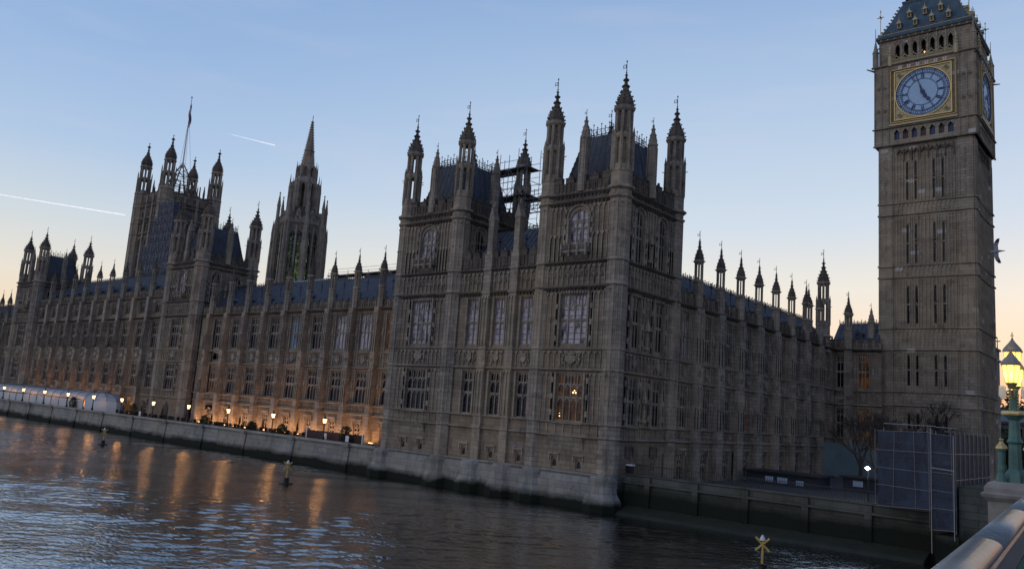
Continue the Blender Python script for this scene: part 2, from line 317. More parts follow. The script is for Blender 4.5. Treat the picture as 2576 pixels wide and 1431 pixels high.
# ------------------------------------------------------------------ window prototypes
WIN = {}
def window_mesh(w_, h, n, tr=(0.5,), arch=False, top=0.22):
    key = (round(w_, 2), round(h, 2), n, tr, arch, top)
    if key in WIN: return WIN[key]
    f = MB(); t = 0.07; y0, y1 = 0.12, 0.25
    f.box(-w_ / 2, -w_ / 2 + t, y0, y1, 0, h); f.box(w_ / 2 - t, w_ / 2, y0, y1, 0, h); f.box(-w_ / 2 + t, w_ / 2 - t, y0, y1, 0, 0.12); f.box(-w_ / 2 + t, w_ / 2 - t, y0, y1, h - 0.1, h)
    lw = (w_ - 2 * t) / n; x0 = -w_ / 2 + t; spring = h * (1 - top)
    mw = 0.10
    for k in range(1, n): f.box(x0 + k * lw - mw / 2, x0 + k * lw + mw / 2, y0 - 0.02, y1, 0.12, h - 0.1)
    for q in tr: f.box(x0, x0 + n * lw, y0 + 0.02, y1 - 0.02, h * q - 0.09, h * q + 0.09)
    def head(a, b, z, hh):                  # pointed head: two corner webs
        m = (a + b) / 2; f.prism([(a, z), (a + (m - a) * 0.28, z + hh * 0.55), (m, z + hh), (a, z + hh)], y0 + 0.05, y1 - 0.05); f.prism([(b, z), (b, z + hh), (m, z + hh), (b - (b - m) * 0.28, z + hh * 0.55)], y0 + 0.05, y1 - 0.05)
    for k in range(n):
        a = x0 + k * lw + mw / 2; b = x0 + (k + 1) * lw - mw / 2
        for q in tr: head(a, b, h * q - 0.09 - lw * 0.7, lw * 0.7)
        head(a, b, spring - lw * 0.7, lw * 0.7)
        f.box(a, b, y0 + 0.06, y1 - 0.06, spring, spring + 0.07)
        if not arch:                         # small tracery panes in the head
            m = (a + b) / 2; f.box(m - 0.035, m + 0.035, y0 + 0.04, y1, spring + 0.07, h - 0.1); head(a, m - 0.035, h - 0.1 - lw * 0.45, lw * 0.45); head(m + 0.035, b, h - 0.1 - lw * 0.45, lw * 0.45)
    if arch:                                 # big pointed arch webs over the whole opening
        hh = h - spring + 0.25; zb = h - hh
        for sg in (-1, 1):
            poly = [(sg * w_ / 2, zb)] + [(sg * w_ / 2 * math.cos(PI / 2 * u) ** 0.85, zb + hh * math.sin(PI / 2 * u) * 0.97) for u in (0.15, 0.3, 0.45, 0.6, 0.8, 0.97)] + [(0, h), (sg * w_ / 2, h)]
            if sg > 0: poly = poly[::-1]
            f.prism(poly, 0.04, y1)
    g = MB(); g.box(-w_ / 2 + 0.02, w_ / 2 - 0.02, 0.21, 0.24, 0.02, h - 0.02)
    lead = MB()
    z = 0.55
    while z < spring - 0.2:
        if not any(abs(z - h * q) < 0.15 for q in tr):
            for k in range(n): lead.box(x0 + k * lw + mw / 2, x0 + (k + 1) * lw - mw / 2, 0.17, 0.19, z - 0.018, z + 0.018)
        z += 0.55
    WIN[key] = (f.mesh('window', 'trim'), {m: g.mesh('pane', m) for m in ('glass', 'pale_glass', 'lit_glass', 'dim_glass', 'blue_glass')}, lead.mesh('glazing_bars', 'iron'))
    return WIN[key]
def put_window(root, F, x, z, w_, h, n=3, tr=(0.5,), arch=False, top=0.22, glass='glass', bars=False, name='window'):
    me, gs, lead = window_mesh(w_, h, n, tr, arch, top)
    p = F.w(x, 0, z); o = inst(name, me, root, p, F.rot)
    sub('pane', gs[glass], o)
    if bars: sub('glazing_bars', lead, o)
    return o
class Frame:
    def __init__(s, ox, oy, rot): s.ox, s.oy, s.rot = ox, oy, rot; s.c, s.s = math.cos(rot), math.sin(rot)
    def w(s, x, y, z): return (s.ox + x * s.c - y * s.s, s.oy + x * s.s + y * s.c, z)
    def part(s, name, mb, mat, root, smooth=False):
        if name in ('string_course', 'cornice', 'carved_panels', 'panel_tracery', 'hood_mould'):
            o = None
            for m in mb.bands(0.12): o = part(name, m, mat, root, (s.ox, s.oy, 0), s.rot, smooth)
            return o
        return part(name, mb, mat, root, (s.ox, s.oy, 0), s.rot, smooth)

# carved ornament helpers, all in facade-local coordinates (y negative = outwards)
def ribs(mb, x0, x1, z0, z1, pitch=0.55, y=0.0, d=0.07, caps=True):
    d *= 1.6; n = max(1, int(round((x1 - x0) / pitch))); p = (x1 - x0) / n
    for k in range(n + 1):
        x = x0 + k * p; mb.box(x - 0.045, x + 0.045, y - d, y, z0, z1)
    if caps:
        for k in range(n):
            a = x0 + k * p + 0.045; b = x0 + (k + 1) * p - 0.045; m = (a + b) / 2
            mb.prism([(a, z1 - 0.35), (m, z1), (a, z1)], y - d, y); mb.prism([(b, z1 - 0.35), (b, z1), (m, z1)], y - d, y)
def quatre(mb, x, z, r, y=0.0, d=0.07):
    d *= 1.5
    for a, b in (((-r, 0), (0, r)), ((0, r), (r, 0)), ((r, 0), (0, -r)), ((0, -r), (-r, 0))):
        t = 0.22; mb.prism([(x + a[0], z + a[1]), (x + b[0], z + b[1]), (x + b[0] * (1 - t), z + b[1] * (1 - t)), (x + a[0] * (1 - t), z + a[1] * (1 - t))], y - d, y)
    mb.box(x - r * 0.22, x + r * 0.22, y - d, y, z - r * 0.22, z + r * 0.22)
def quatre_row(mb, x0, x1, zc, r, y=0.0, d=0.07):
    n = max(1, int((x1 - x0) / (2.3 * r))); p = (x1 - x0) / n
    for k in range(n): quatre(mb, x0 + (k + 0.5) * p, zc, r, y, d)
    for k in range(n + 1): mb.box(x0 + k * p - 0.03, x0 + k * p + 0.03, y - d * 0.8, y, zc - r * 1.15, zc + r * 1.15)
def arms(mb, x, z, wd, h, y=0.0, seed=0):          # a carved royal-arms style relief: shield, crown, two beasts and foliage
    r = random.Random(seed)
    mb.prism([(x - 0.2 * wd, z + 0.18 * h), (x - 0.2 * wd, z - 0.1 * h), (x, z - 0.34 * h), (x + 0.2 * wd, z - 0.1 * h), (x + 0.2 * wd, z + 0.18 * h)], y - 0.16, y)
    mb.prism([(x - 0.14 * wd, z + 0.22 * h), (x - 0.18 * wd, z + 0.42 * h), (x, z + 0.33 * h), (x + 0.18 * wd, z + 0.42 * h), (x + 0.14 * wd, z + 0.22 * h)], y - 0.14, y)
    for sg in (-1, 1):
        pts = [(sg * 0.26, -0.32), (sg * 0.33, -0.1), (sg * 0.28, 0.12), (sg * 0.34, 0.3)]
        for (a, b), (c, d) in zip(pts, pts[1:]): mb.tube((x + a * wd, y - 0.06, z + b * h), (x + c * wd, y - 0.08, z + d * h), 0.085 * wd * 0.6, 0.06 * wd * 0.6, 5)
        mb.blob((x + sg * 0.36 * wd, y - 0.1, z + 0.33 * h), 0.07 * wd)
        mb.tube((x + sg * 0.42 * wd, y - 0.05, z - 0.3 * h), (x + sg * 0.46 * wd, y - 0.06, z + 0.2 * h), 0.05, 0.03, 4)
    for k in range(7): mb.blob((x + r.uniform(-0.45, 0.45) * wd, y - 0.03, z + r.uniform(-0.42, -0.3) * h), 0.07)
def dentils(mb, x0, x1, z, y=0.0, d=0.16, s=0.16, p=0.42):
    n = max(1, int((x1 - x0) / p))
    for k in range(n):
        x = x0 + (k + 0.5) * (x1 - x0) / n; mb.box(x - s / 2, x + s / 2, y - d, y, z, z + s)
def mould(mb, x0, x1, z, y=0.0, d=0.25, h=0.22):   # sloping string course
    mb.prismx([(y, z), (y - d * 0.55, z), (y - d, z + h * 0.45), (y - d, z + h * 0.7), (y, z + h)], x0, x1)
def battlement(mb, x0, x1, z0, z1, y=0.0, th=0.35, pitch=1.3):
    mb.box(x0, x1, y, y + th, z0, z0 + (z1 - z0) * 0.62)
    n = max(1, int(round((x1 - x0) / pitch))); p = (x1 - x0) / n
    for k in range(n):
        a = x0 + k * p + p * 0.16; b = x0 + (k + 1) * p - p * 0.16; zt = z1 - 0.12 * (k % 2); mb.box(a, b, y - 0.03, y + th + 0.03, z0 + (z1 - z0) * 0.62, zt)
        m = (a + b) / 2; mb.prism([(m - 0.13, zt), (m + 0.13, zt), (m, zt + 0.42)], y + 0.05, y + th - 0.05)
        mb.box(m - 0.2, m + 0.2, y - 0.08, y, z0 + 0.15, z0 + (z1 - z0) * 0.55); mb.box(a, b, y - 0.09, y, zt - 0.12, zt)
    ribs(mb, x0, x1, z0 + 0.05, z0 + (z1 - z0) * 0.6, 0.45, y, 0.06, caps=False)
def cresting(x0, y0, x1, y1, z, h=1.0, p=0.42):
    mb = MB(); d = Vector((x1 - x0, y1 - y0, 0)); L_ = d.length; d.normalize(); n = max(1, int(L_ / p))
    mb.tube((x0, y0, z + 0.06), (x1, y1, z + 0.06), 0.05, n=4); mb.tube((x0, y0, z + h * 0.5), (x1, y1, z + h * 0.5), 0.035, n=4)
    for k in range(n + 1):
        q = Vector((x0, y0, z)) + d * (L_ * k / n); hh = h * (1.0 if k % 2 == 0 else 0.72)
        mb.tube(q, q + Vector((0, 0, hh)), 0.045, 0.02, 4); mb.blob(q + Vector((0, 0, hh * 0.92)), 0.10, 4, 1.3); mb.blob(q + Vector((0, 0, h * 0.28)), 0.09, 4)
        if k < n: mb.tube(q + Vector((0, 0, h * 0.06)), q + d * (L_ / n) + Vector((0, 0, h * 0.5)), 0.025, n=3)
    return mb

# ------------------------------------------------------------------ turrets
TC = {}
def crockets(mb, prof, n, rot, r=0.11, step=0.5):
    for (r0, z0), (r1, z1) in zip(prof, prof[1:]):
        m = max(1, int((z1 - z0) / step))
        for j in range(m):
            u = (j + 0.5) / m; rr = r0 + (r1 - r0) * u; z = z0 + (z1 - z0) * u
            for k in range(n):
                a = rot + 2 * PI * k / n; mb.blob((( rr + r * 0.6) * math.cos(a), (rr + r * 0.6) * math.sin(a), z), r, 4, 0.9)
def vane_mesh(h, s):
    mb = MB(); mb.tube((0, 0, 0), (0, 0, h), 0.05 * s, 0.025 * s, 5); z = h * 0.52; q = 0.34 * s; t = 0.05 * s
    for a in ((-q, -q + t, z, z + q), (-t, 0, z, z + q), (-q, 0, z, z + t), (-q, 0, z + q - t, z + q)): mb.box(a[0] - 0.05 * s, a[1] - 0.05 * s, -0.015, 0.015, a[2], a[3])
    mb.blob((0, 0, h * 0.95), 0.09 * s, 5, 1.6); mb.blob((0, 0, h * 0.2), 0.1 * s, 5); return mb
def openwork(mb, r, z0, z1, n=8, pw=0.34, core=False):       # ring of posts with pointed arches between
    rot = PI / n; side = 2 * r * math.sin(PI / n)
    for k in range(n):
        a = rot + 2 * PI * k / n; mb.lathe(r * 0.95 * math.cos(a), r * 0.95 * math.sin(a), [(side * pw * 0.62, z0), (side * pw * 0.62, z1)], 4, a + PI / 4)
        a2 = a + PI / n; c = Vector((r * math.cos(PI / n) * math.cos(a2), r * math.cos(PI / n) * math.sin(a2), 0)); t = Vector((-math.sin(a2), math.cos(a2), 0)); nn = Vector((math.cos(a2), math.sin(a2), 0))
        hw = side / 2
        for sg in (-1, 1):
            tri = [c + t * (sg * hw), c + t * (sg * 0.02), c + t * (sg * hw)]
            zz = [z1 - side * 0.9, z1, z1]; vs = [tri[i] + Vector((0, 0, zz[i])) for i in range(3)]; vs += [v - nn * 0.12 for v in vs]
            mb.add(vs, [(0, 1, 2), (5, 4, 3), (0, 3, 4, 1), (1, 4, 5, 2), (2, 5, 3, 0)])
    if core: mb.lathe(0, 0, [(r * 0.72, z0), (r * 0.72, z1)], n)
def big_turret(zb, r, zc=19.8, core=False, name='turret'):
    key = (zb, r, zc, core)
    if key in TC: return TC[key]
    s = MB(); Z = zc
    s.lathe(0, 0, [(r, zb), (r, Z)])
    # string bands on the shaft
    for z in (11.6, 13.9):
        if zb < z < Z - 1: s.lathe(0, 0, [(r, z), (r * 1.16, z + 0.1), (r * 1.16, z + 0.2), (r, z + 0.34)], cap=False)
    for z in (-2.1, -0.95, 3.85, 5.75):
        if zb < z: s.lathe(0, 0, [(r, z), (r * 1.1, z + 0.08), (r * 1.1, z + 0.14), (r, z + 0.24)], cap=False)
    s.lathe(0, 0, [(r, Z - 0.1), (r * 1.22, Z + 0.08), (r * 1.22, Z + 0.2), (r * 1.04, Z + 0.3), (r * 1.04, Z + 0.75), (r * 1.34, Z + 0.9), (r * 1.34, Z + 1.05), (r * 1.03, Z + 1.25), (r * 1.03, Z + 2.4), (r * 1.1, Z + 2.5), (r * 0.93, Z + 2.65), (r * 0.93, Z + 3.2), (r * 0.5, Z + 3.21)])
    openings = MB()
    for k in range(8):                                   # ribs on the shaft arrises and panels
        a = PI / 8 + k * PI / 4; a2 = a + PI / 8; ri = r * math.cos(PI / 8)
        s.lathe(r * 0.985 * math.cos(a), r * 0.985 * math.sin(a), [(0.08, max(zb, -0.8)), (0.08, Z)], 4, a)
        s.lathe(ri * math.cos(a2), ri * math.sin(a2), [(0.05, max(zb, -0.8)), (0.05, Z - 0.3)], 4, a2)
        for z0, z1 in ((-0.8, 3.7), (6.0, 11.4), (14.2, Z - 0.3)):
            if z0 < zb: continue
            for zz in (z0 + (z1 - z0) * 0.5, z1 - 0.1): 
                s.lathe(ri * math.cos(a2), ri * math.sin(a2), [(0.15, zz - 0.12), (0.17, zz), (0.10, zz + 0.08)], 4, a2)
        s.lathe(ri * math.cos(a2) * 1.02, ri * math.sin(a2) * 1.02, [(0.12, Z + 0.35), (0.12, Z + 0.68)], 4, a2 + PI / 4)
    openwork(s, r * 0.90, Z + 3.2, Z + 5.9, pw=0.5, core=core)
    s.lathe(0, 0, [(r * 0.92, Z + 5.7), (r * 0.98, Z + 5.9), (r * 0.98, Z + 6.1), (r * 0.72, Z + 6.35), (r * 0.4, Z + 6.36)])
    for k in range(8):                                   # pinnacled buttresses round the lower lantern
        a = PI / 8 + k * PI / 4; x, y = r * 0.98 * math.cos(a), r * 0.98 * math.sin(a)
        s.lathe(x, y, [(0.13, Z + 2.6), (0.12, Z + 6.0), (0.15, Z + 6.05), (0.01, Z + 6.9)], 4, a)
        s.tube((x, y, Z + 5.2), (x * 1.35, y * 1.35, Z + 5.3), 0.05, 0.04, 4)
    openwork(s, r * 0.76, Z + 6.3, Z + 8.5, pw=0.5, core=core)
    s.lathe(0, 0, [(r * 0.80, Z + 8.3), (r * 1.0, Z + 8.5), (r * 1.06, Z + 8.75), (r * 0.92, Z + 8.85)])
    d = MB(); prof = [(r * 0.86, Z + 8.85), (r * 0.84, Z + 9.2), (r * 0.72, Z + 9.65), (r * 0.5, Z + 10.1), (r * 0.3, Z + 10.6), (r * 0.17, Z + 11.2), (r * 0.10, Z + 11.9)]
    d.lathe(0, 0, prof); crockets(d, prof, 8, PI / 8, 0.13 * r, 0.55)
    d.blob((0, 0, Z + 11.5), 0.3 * r, 6, 0.6); d.blob((0, 0, Z + 11.0), 0.33 * r, 6, 0.5); d.blob((0, 0, Z + 12.05), 0.17 * r, 6, 1.0)
    v = vane_mesh(1.5, 1.0)
    TC[key] = (s.mesh('turret', 'stone'), d.mesh('spirelet', 'dark_trim'), v.mesh('weathervane', 'iron'), Z + 12.0)
    return TC[key]
def put_turret(root, x, y, zb, r=1.0, zc=19.8, core=False):
    a, b, c, zt = big_turret(zb, r, zc, core); o = inst('turret', a, root, (x, y, 0)); sub('spirelet', b, o); sub('weathervane', c, o, (0, 0, zt)); return o
def small_pinnacle(h0=0, core=False, k=1.0):   # octagonal pinnacle rising 8 m from its foot: shaft 2.6, lantern 2, dome, vane
    key = ('p', core, k)
    if key in TC: return TC[key]
    s = MB(); s.lathe(0, 0, [(0.52 * k, 0), (0.52 * k, 2.5), (0.62 * k, 2.6), (0.62 * k, 2.75), (0.42 * k, 2.9)])
    for j in range(8):
        a = PI / 8 + j * PI / 4; s.lathe(0.52 * k * math.cos(a), 0.52 * k * math.sin(a), [(0.05, 0.1), (0.05, 2.5)], 4, a)
    openwork(s, 0.47 * k, 2.85, 4.7, pw=0.46, core=core); s.lathe(0, 0, [(0.48 * k, 4.6), (0.66 * k, 4.8), (0.66 * k, 4.95), (0.5 * k, 5.05)])
    for j in range(8):
        a = PI / 8 + j * PI / 4; s.tube((0.55 * k * math.cos(a), 0.55 * k * math.sin(a), 4.85), (0.8 * k * math.cos(a), 0.8 * k * math.sin(a), 4.88), 0.05, 0.03, 4)
    d = MB(); prof = [(0.55 * k, 5.05), (0.52 * k, 5.35), (0.36 * k, 5.85), (0.19 * k, 6.2), (0.12 * k, 6.7), (0.06 * k, 7.2)]; d.lathe(0, 0, prof); crockets(d, prof, 8, PI / 8, 0.075 * k, 0.4); d.blob((0, 0, 6.75), 0.2 * k, 6, 0.7); d.blob((0, 0, 7.15), 0.14 * k, 6)
    TC[key] = (s.mesh('pinnacle', 'stone'), d.mesh('spirelet', 'dark_trim'), vane_mesh(1.0, 0.7).mesh('weathervane', 'iron')); return TC[key]
def put_pinnacle(root, p, core=False, k=1.0, parent_part=None):
    a, b, c = small_pinnacle(0, core, k); o = inst('pinnacle', a, root, p); sub('spirelet', b, o); sub('weathervane', c, o, (0, 0, 7.1)); return o
# thin mid-wall spirelet used on the tower parapets
def mid_pinnacle():
    if 'mid' in TC: return TC['mid']
    s = MB(); s.lathe(0, 0, [(0.5, 0), (0.5, 1.8), (0.42, 2.0), (0.42, 5.2), (0.52, 5.3), (0.52, 5.5), (0.4, 5.6)], 8)
    for j in range(4): a = PI / 4 + j * PI / 2; s.lathe(0.45 * math.cos(a), 0.45 * math.sin(a), [(0.08, 0), (0.08, 5.2)], 4, a)
    prof = [(0.42, 5.6), (0.36, 6.1), (0.2, 6.7), (0.1, 7.3)]; s.lathe(0, 0, prof); crockets(s, prof, 8, 0, 0.07, 0.4); s.blob((0, 0, 7.4), 0.14)
    TC['mid'] = (s.mesh('pinnacle', 'stone'), vane_mesh(0.9, 0.6).mesh('weathervane', 'iron')); return TC['mid']
def put_mid(root, x, y, z): a, b = mid_pinnacle(); o = inst('pinnacle', a, root, (x, y, z)); sub('weathervane', b, o, (0, 0, 7.3)); return o

def buttress(root, F, x, z0, zt, w_=0.9, d=0.75, name='buttress', splits=(-2.1, -0.9, 3.9, 5.8), cut=None):
    mb = MB(); mb.box(x - w_ / 2, x + w_ / 2, -d, 0, z0, zt)
    for z in splits:
        if z0 < z < zt: mb.box(x - w_ / 2 - 0.06, x + w_ / 2 + 0.06, -d - 0.07, -0.01, z, z + 0.16)
    for z in ((z0 + 0.0, z0 + 0.5),): mb.box(x - w_ / 2 - 0.08, x + w_ / 2 + 0.08, -d - 0.1, -0.01, *z)
    for a, b in ((-0.7, 3.7), (6.0, 11.2)):
        if zt > b and z0 < a:
            ribs(mb, x - w_ / 2 + 0.08, x + w_ / 2 - 0.08, a, b, w_ / 2, -d, 0.05); ribs(mb, x - w_ / 2 + 0.08, x + w_ / 2 - 0.08, a, (a + b) / 2, w_ / 2, -d, 0.06)
    quatre(mb, x, 4.95, w_ * 0.3, -d, 0.06)
    return F.part(name, mb, 'stone', root)

# standard levels (camera height = 0, water = -7.6)
WZ = -8.15
def roof_slab(root, F, x0, x1, y0, y1, z0, z1, dormers=(), crest=True, seams=0.65, name='roof', back=True):
    mb = MB(); ym = y1
    poly = [(y0, z0), (ym, z1), (ym + (ym - y0), z0)]; mb.prismx(poly, x0, x1)
    n = int((x1 - x0) / seams); L_ = math.hypot(ym - y0, z1 - z0); ny, nz_ = -(z1 - z0) / L_, (ym - y0) / L_
    for k in range(1, n):
        x = x0 + k * (x1 - x0) / n; e = 0.05
        mb.add([(x - 0.035, y0, z0), (x + 0.035, y0, z0), (x + 0.035, ym, z1), (x - 0.035, ym, z1), (x - 0.035, y0 + ny * e, z0 + nz_ * e), (x + 0.035, y0 + ny * e, z0 + nz_ * e), (x + 0.035, ym + ny * e, z1 + nz_ * e), (x - 0.035, ym + ny * e, z1 + nz_ * e)],
               [(4, 5, 6, 7), (0, 4, 7, 3), (1, 2, 6, 5), (0, 1, 5, 4)])
    r = F.part(name, mb, 'roof', root)
    if 'dormer' not in TC:
        d = MB(); d.box(-0.45, 0.45, -0.1, 1.2, 0, 0.75); d.prism([(-0.6, 0.75), (0.6, 0.75), (0, 1.25)], -0.2, 1.6); TC['dormer'] = d.mesh('dormer', 'roof')
        v = MB(); v.tube((0, 0, 0), (0, 0, 1.5), 0.05, n=5); v.blob((0, 0, 1.25), 0.2, 6, 0.8); v.blob((0, 0, 1.6), 0.08, 5, 2); TC['vent'] = v.mesh('roof_finial', 'iron')
    for x in dormers:
        u = 0.18; sub('dormer', TC['dormer'], r, (x, y0 + (ym - y0) * u, z0 + (z1 - z0) * u - 0.1)); u = 0.42; sub('roof_finial', TC['vent'], r, (x + 1.0, y0 + (ym - y0) * u, z0 + (z1 - z0) * u))
    if crest:
        c = cresting(x0, ym, x1, ym, z1, 0.5, 0.5).mesh('ridge_cresting', 'iron'); sub('ridge_cresting', c, r)
    return r

tR = tN = None
def range_facade(root, F, edges, wins, zg=-5.6, top=13.0, extra=0.0, win_w=1.9, lights=3, ground=True, butt=0.9, bd=0.75, pinn=True, ends=(True, True), lit={}, pale=0, gdoor=None, nopin=()):
    """edges: buttress positions; wins: window centres; local x"""
    x0, x1 = edges[0], edges[-1]; holes = []
    for x in wins:
        holes += [(x - win_w / 2, x + win_w / 2, -0.7, 3.45), (x - win_w / 2, x + win_w / 2, 6.25, 10.95)]
        if ground: holes.append((x - 0.6, x + 0.6, -5.95, -3.1))
        if extra: holes.append((x - win_w / 2 + 0.1, x + win_w / 2 - 0.1, 12.4, 14.6))
    zc = 11.5 + extra
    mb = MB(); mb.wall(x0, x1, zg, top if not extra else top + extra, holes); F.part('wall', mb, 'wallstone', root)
    t = MB(); dk = MB(); pan = MB()
    for z in (-2.15, -0.95, 3.8, 5.75): mould(t, x0, x1, z, 0, 0.26, 0.2)
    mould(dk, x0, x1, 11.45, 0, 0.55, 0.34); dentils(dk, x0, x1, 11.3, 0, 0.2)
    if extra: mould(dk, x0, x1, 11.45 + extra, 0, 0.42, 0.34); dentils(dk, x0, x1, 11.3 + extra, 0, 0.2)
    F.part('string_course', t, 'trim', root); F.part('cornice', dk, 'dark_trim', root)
    zt = top + extra; par = MB()
    for a, b in zip(edges, edges[1:]):
        aa, bb = a + butt / 2, b - butt / 2; c = (a + b) / 2; wx = min(wins, key=lambda q: abs(q - c))
        battlement(par, a, b, 11.8 + extra, zt + 0.1, 0.02, 0.3, 1.25)
        # carved panel band between storeys
        ribs(pan, aa, wx - win_w / 2 - 0.05, 4.05, 5.7, 0.5, 0, 0.07); ribs(pan, wx + win_w / 2 + 0.05, bb, 4.05, 5.7, 0.5, 0, 0.07)
        arms(pan, wx, 4.9, win_w, 1.5, 0, int(c * 10)); pan.box(wx - win_w / 2, wx - win_w / 2 + 0.07, -0.12, 0, 4.05, 5.7); pan.box(wx + win_w / 2 - 0.07, wx + win_w / 2, -0.12, 0, 4.05, 5.7)
        ribs(pan, aa, bb, 10.98, 11.4, 0.33, 0, 0.06)
        quatre_row(pan, aa, bb, -1.45, 0.3, 0, 0.06)
        for z0, z1 in ((-0.7, 3.6), (6.0, 10.9)):
            for sa, sb in ((aa, wx - win_w / 2), (wx + win_w / 2, bb)):
                if sb - sa > 0.5:
                    m = (sa + sb) / 2; pan.box(m - 0.05, m + 0.05, -0.1, 0, z0, z1); pan.box(m - 0.16, m + 0.16, -0.2, 0, (z0 + z1) / 2 - 0.25, (z0 + z1) / 2 + 0.35); pan.prism([(m - 0.16, (z0 + z1) / 2 + 0.35), (m + 0.16, (z0 + z1) / 2 + 0.35), (m, (z0 + z1) / 2 + 0.8)], -0.16, 0)
            pan.box(wx - win_w / 2 - 0.1, wx - win_w / 2, -0.12, 0, z0, z1); pan.box(wx + win_w / 2, wx + win_w / 2 + 0.1, -0.12, 0, z0, z1)
        if ground:
            pan.box(wx - 0.9, wx + 0.9, -0.2, 0, -2.85, -2.65); pan.box(wx - 0.9, wx - 0.76, -0.16, 0, -3.4, -2.85); pan.box(wx + 0.76, wx + 0.9, -0.16, 0, -3.4, -2.85); pan.prism([(wx - 0.6, -3.1), (wx, -2.9), (wx + 0.6, -3.1), (wx + 0.6, -2.86), (wx - 0.6, -2.86)], -0.06, 0)
        if extra: ribs(pan, aa, bb, 14.7, 14.95, 0.33, 0, 0.06); ribs(pan, aa, wx - win_w / 2, 12.3, 14.6, 0.5, 0, 0.07); ribs(pan, wx + win_w / 2, bb, 12.3, 14.6, 0.5, 0, 0.07)
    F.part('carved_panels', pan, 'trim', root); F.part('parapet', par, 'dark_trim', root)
    for i, x in enumerate(wins):
        q = rnd.random(); g = lit.get(i, ('dim_glass' if q < 0.1 else 'glass', 'blue_glass' if 0.2 < q < 0.3 else 'pale_glass' if 0.3 < q < 0.36 else 'glass') if root in (tR, tN) else 'glass')
        put_window(root, F, x, -0.7, win_w, 4.15, lights, glass=g if isinstance(g, str) else g[0]); put_window(root, F, x, 6.25, win_w, 4.7, lights, glass=g if isinstance(g, str) else g[1])
        if ground: put_window(root, F, x, -5.95, 1.2, 2.85, 2, (0.6,), glass='glass')
        if extra: put_window(root, F, x, 12.4, win_w - 0.2, 2.2, lights, ())
    for i, x in enumerate(edges):
        if (i == 0 and not ends[0]) or (i == len(edges) - 1 and not ends[1]): continue
        b = buttress(root, F, x, zg, 11.75 + extra, butt, bd)
        if pinn: put_pinnacle(root, F.w(x, -0.1, 11.75 + extra), core=False, k=0.88)

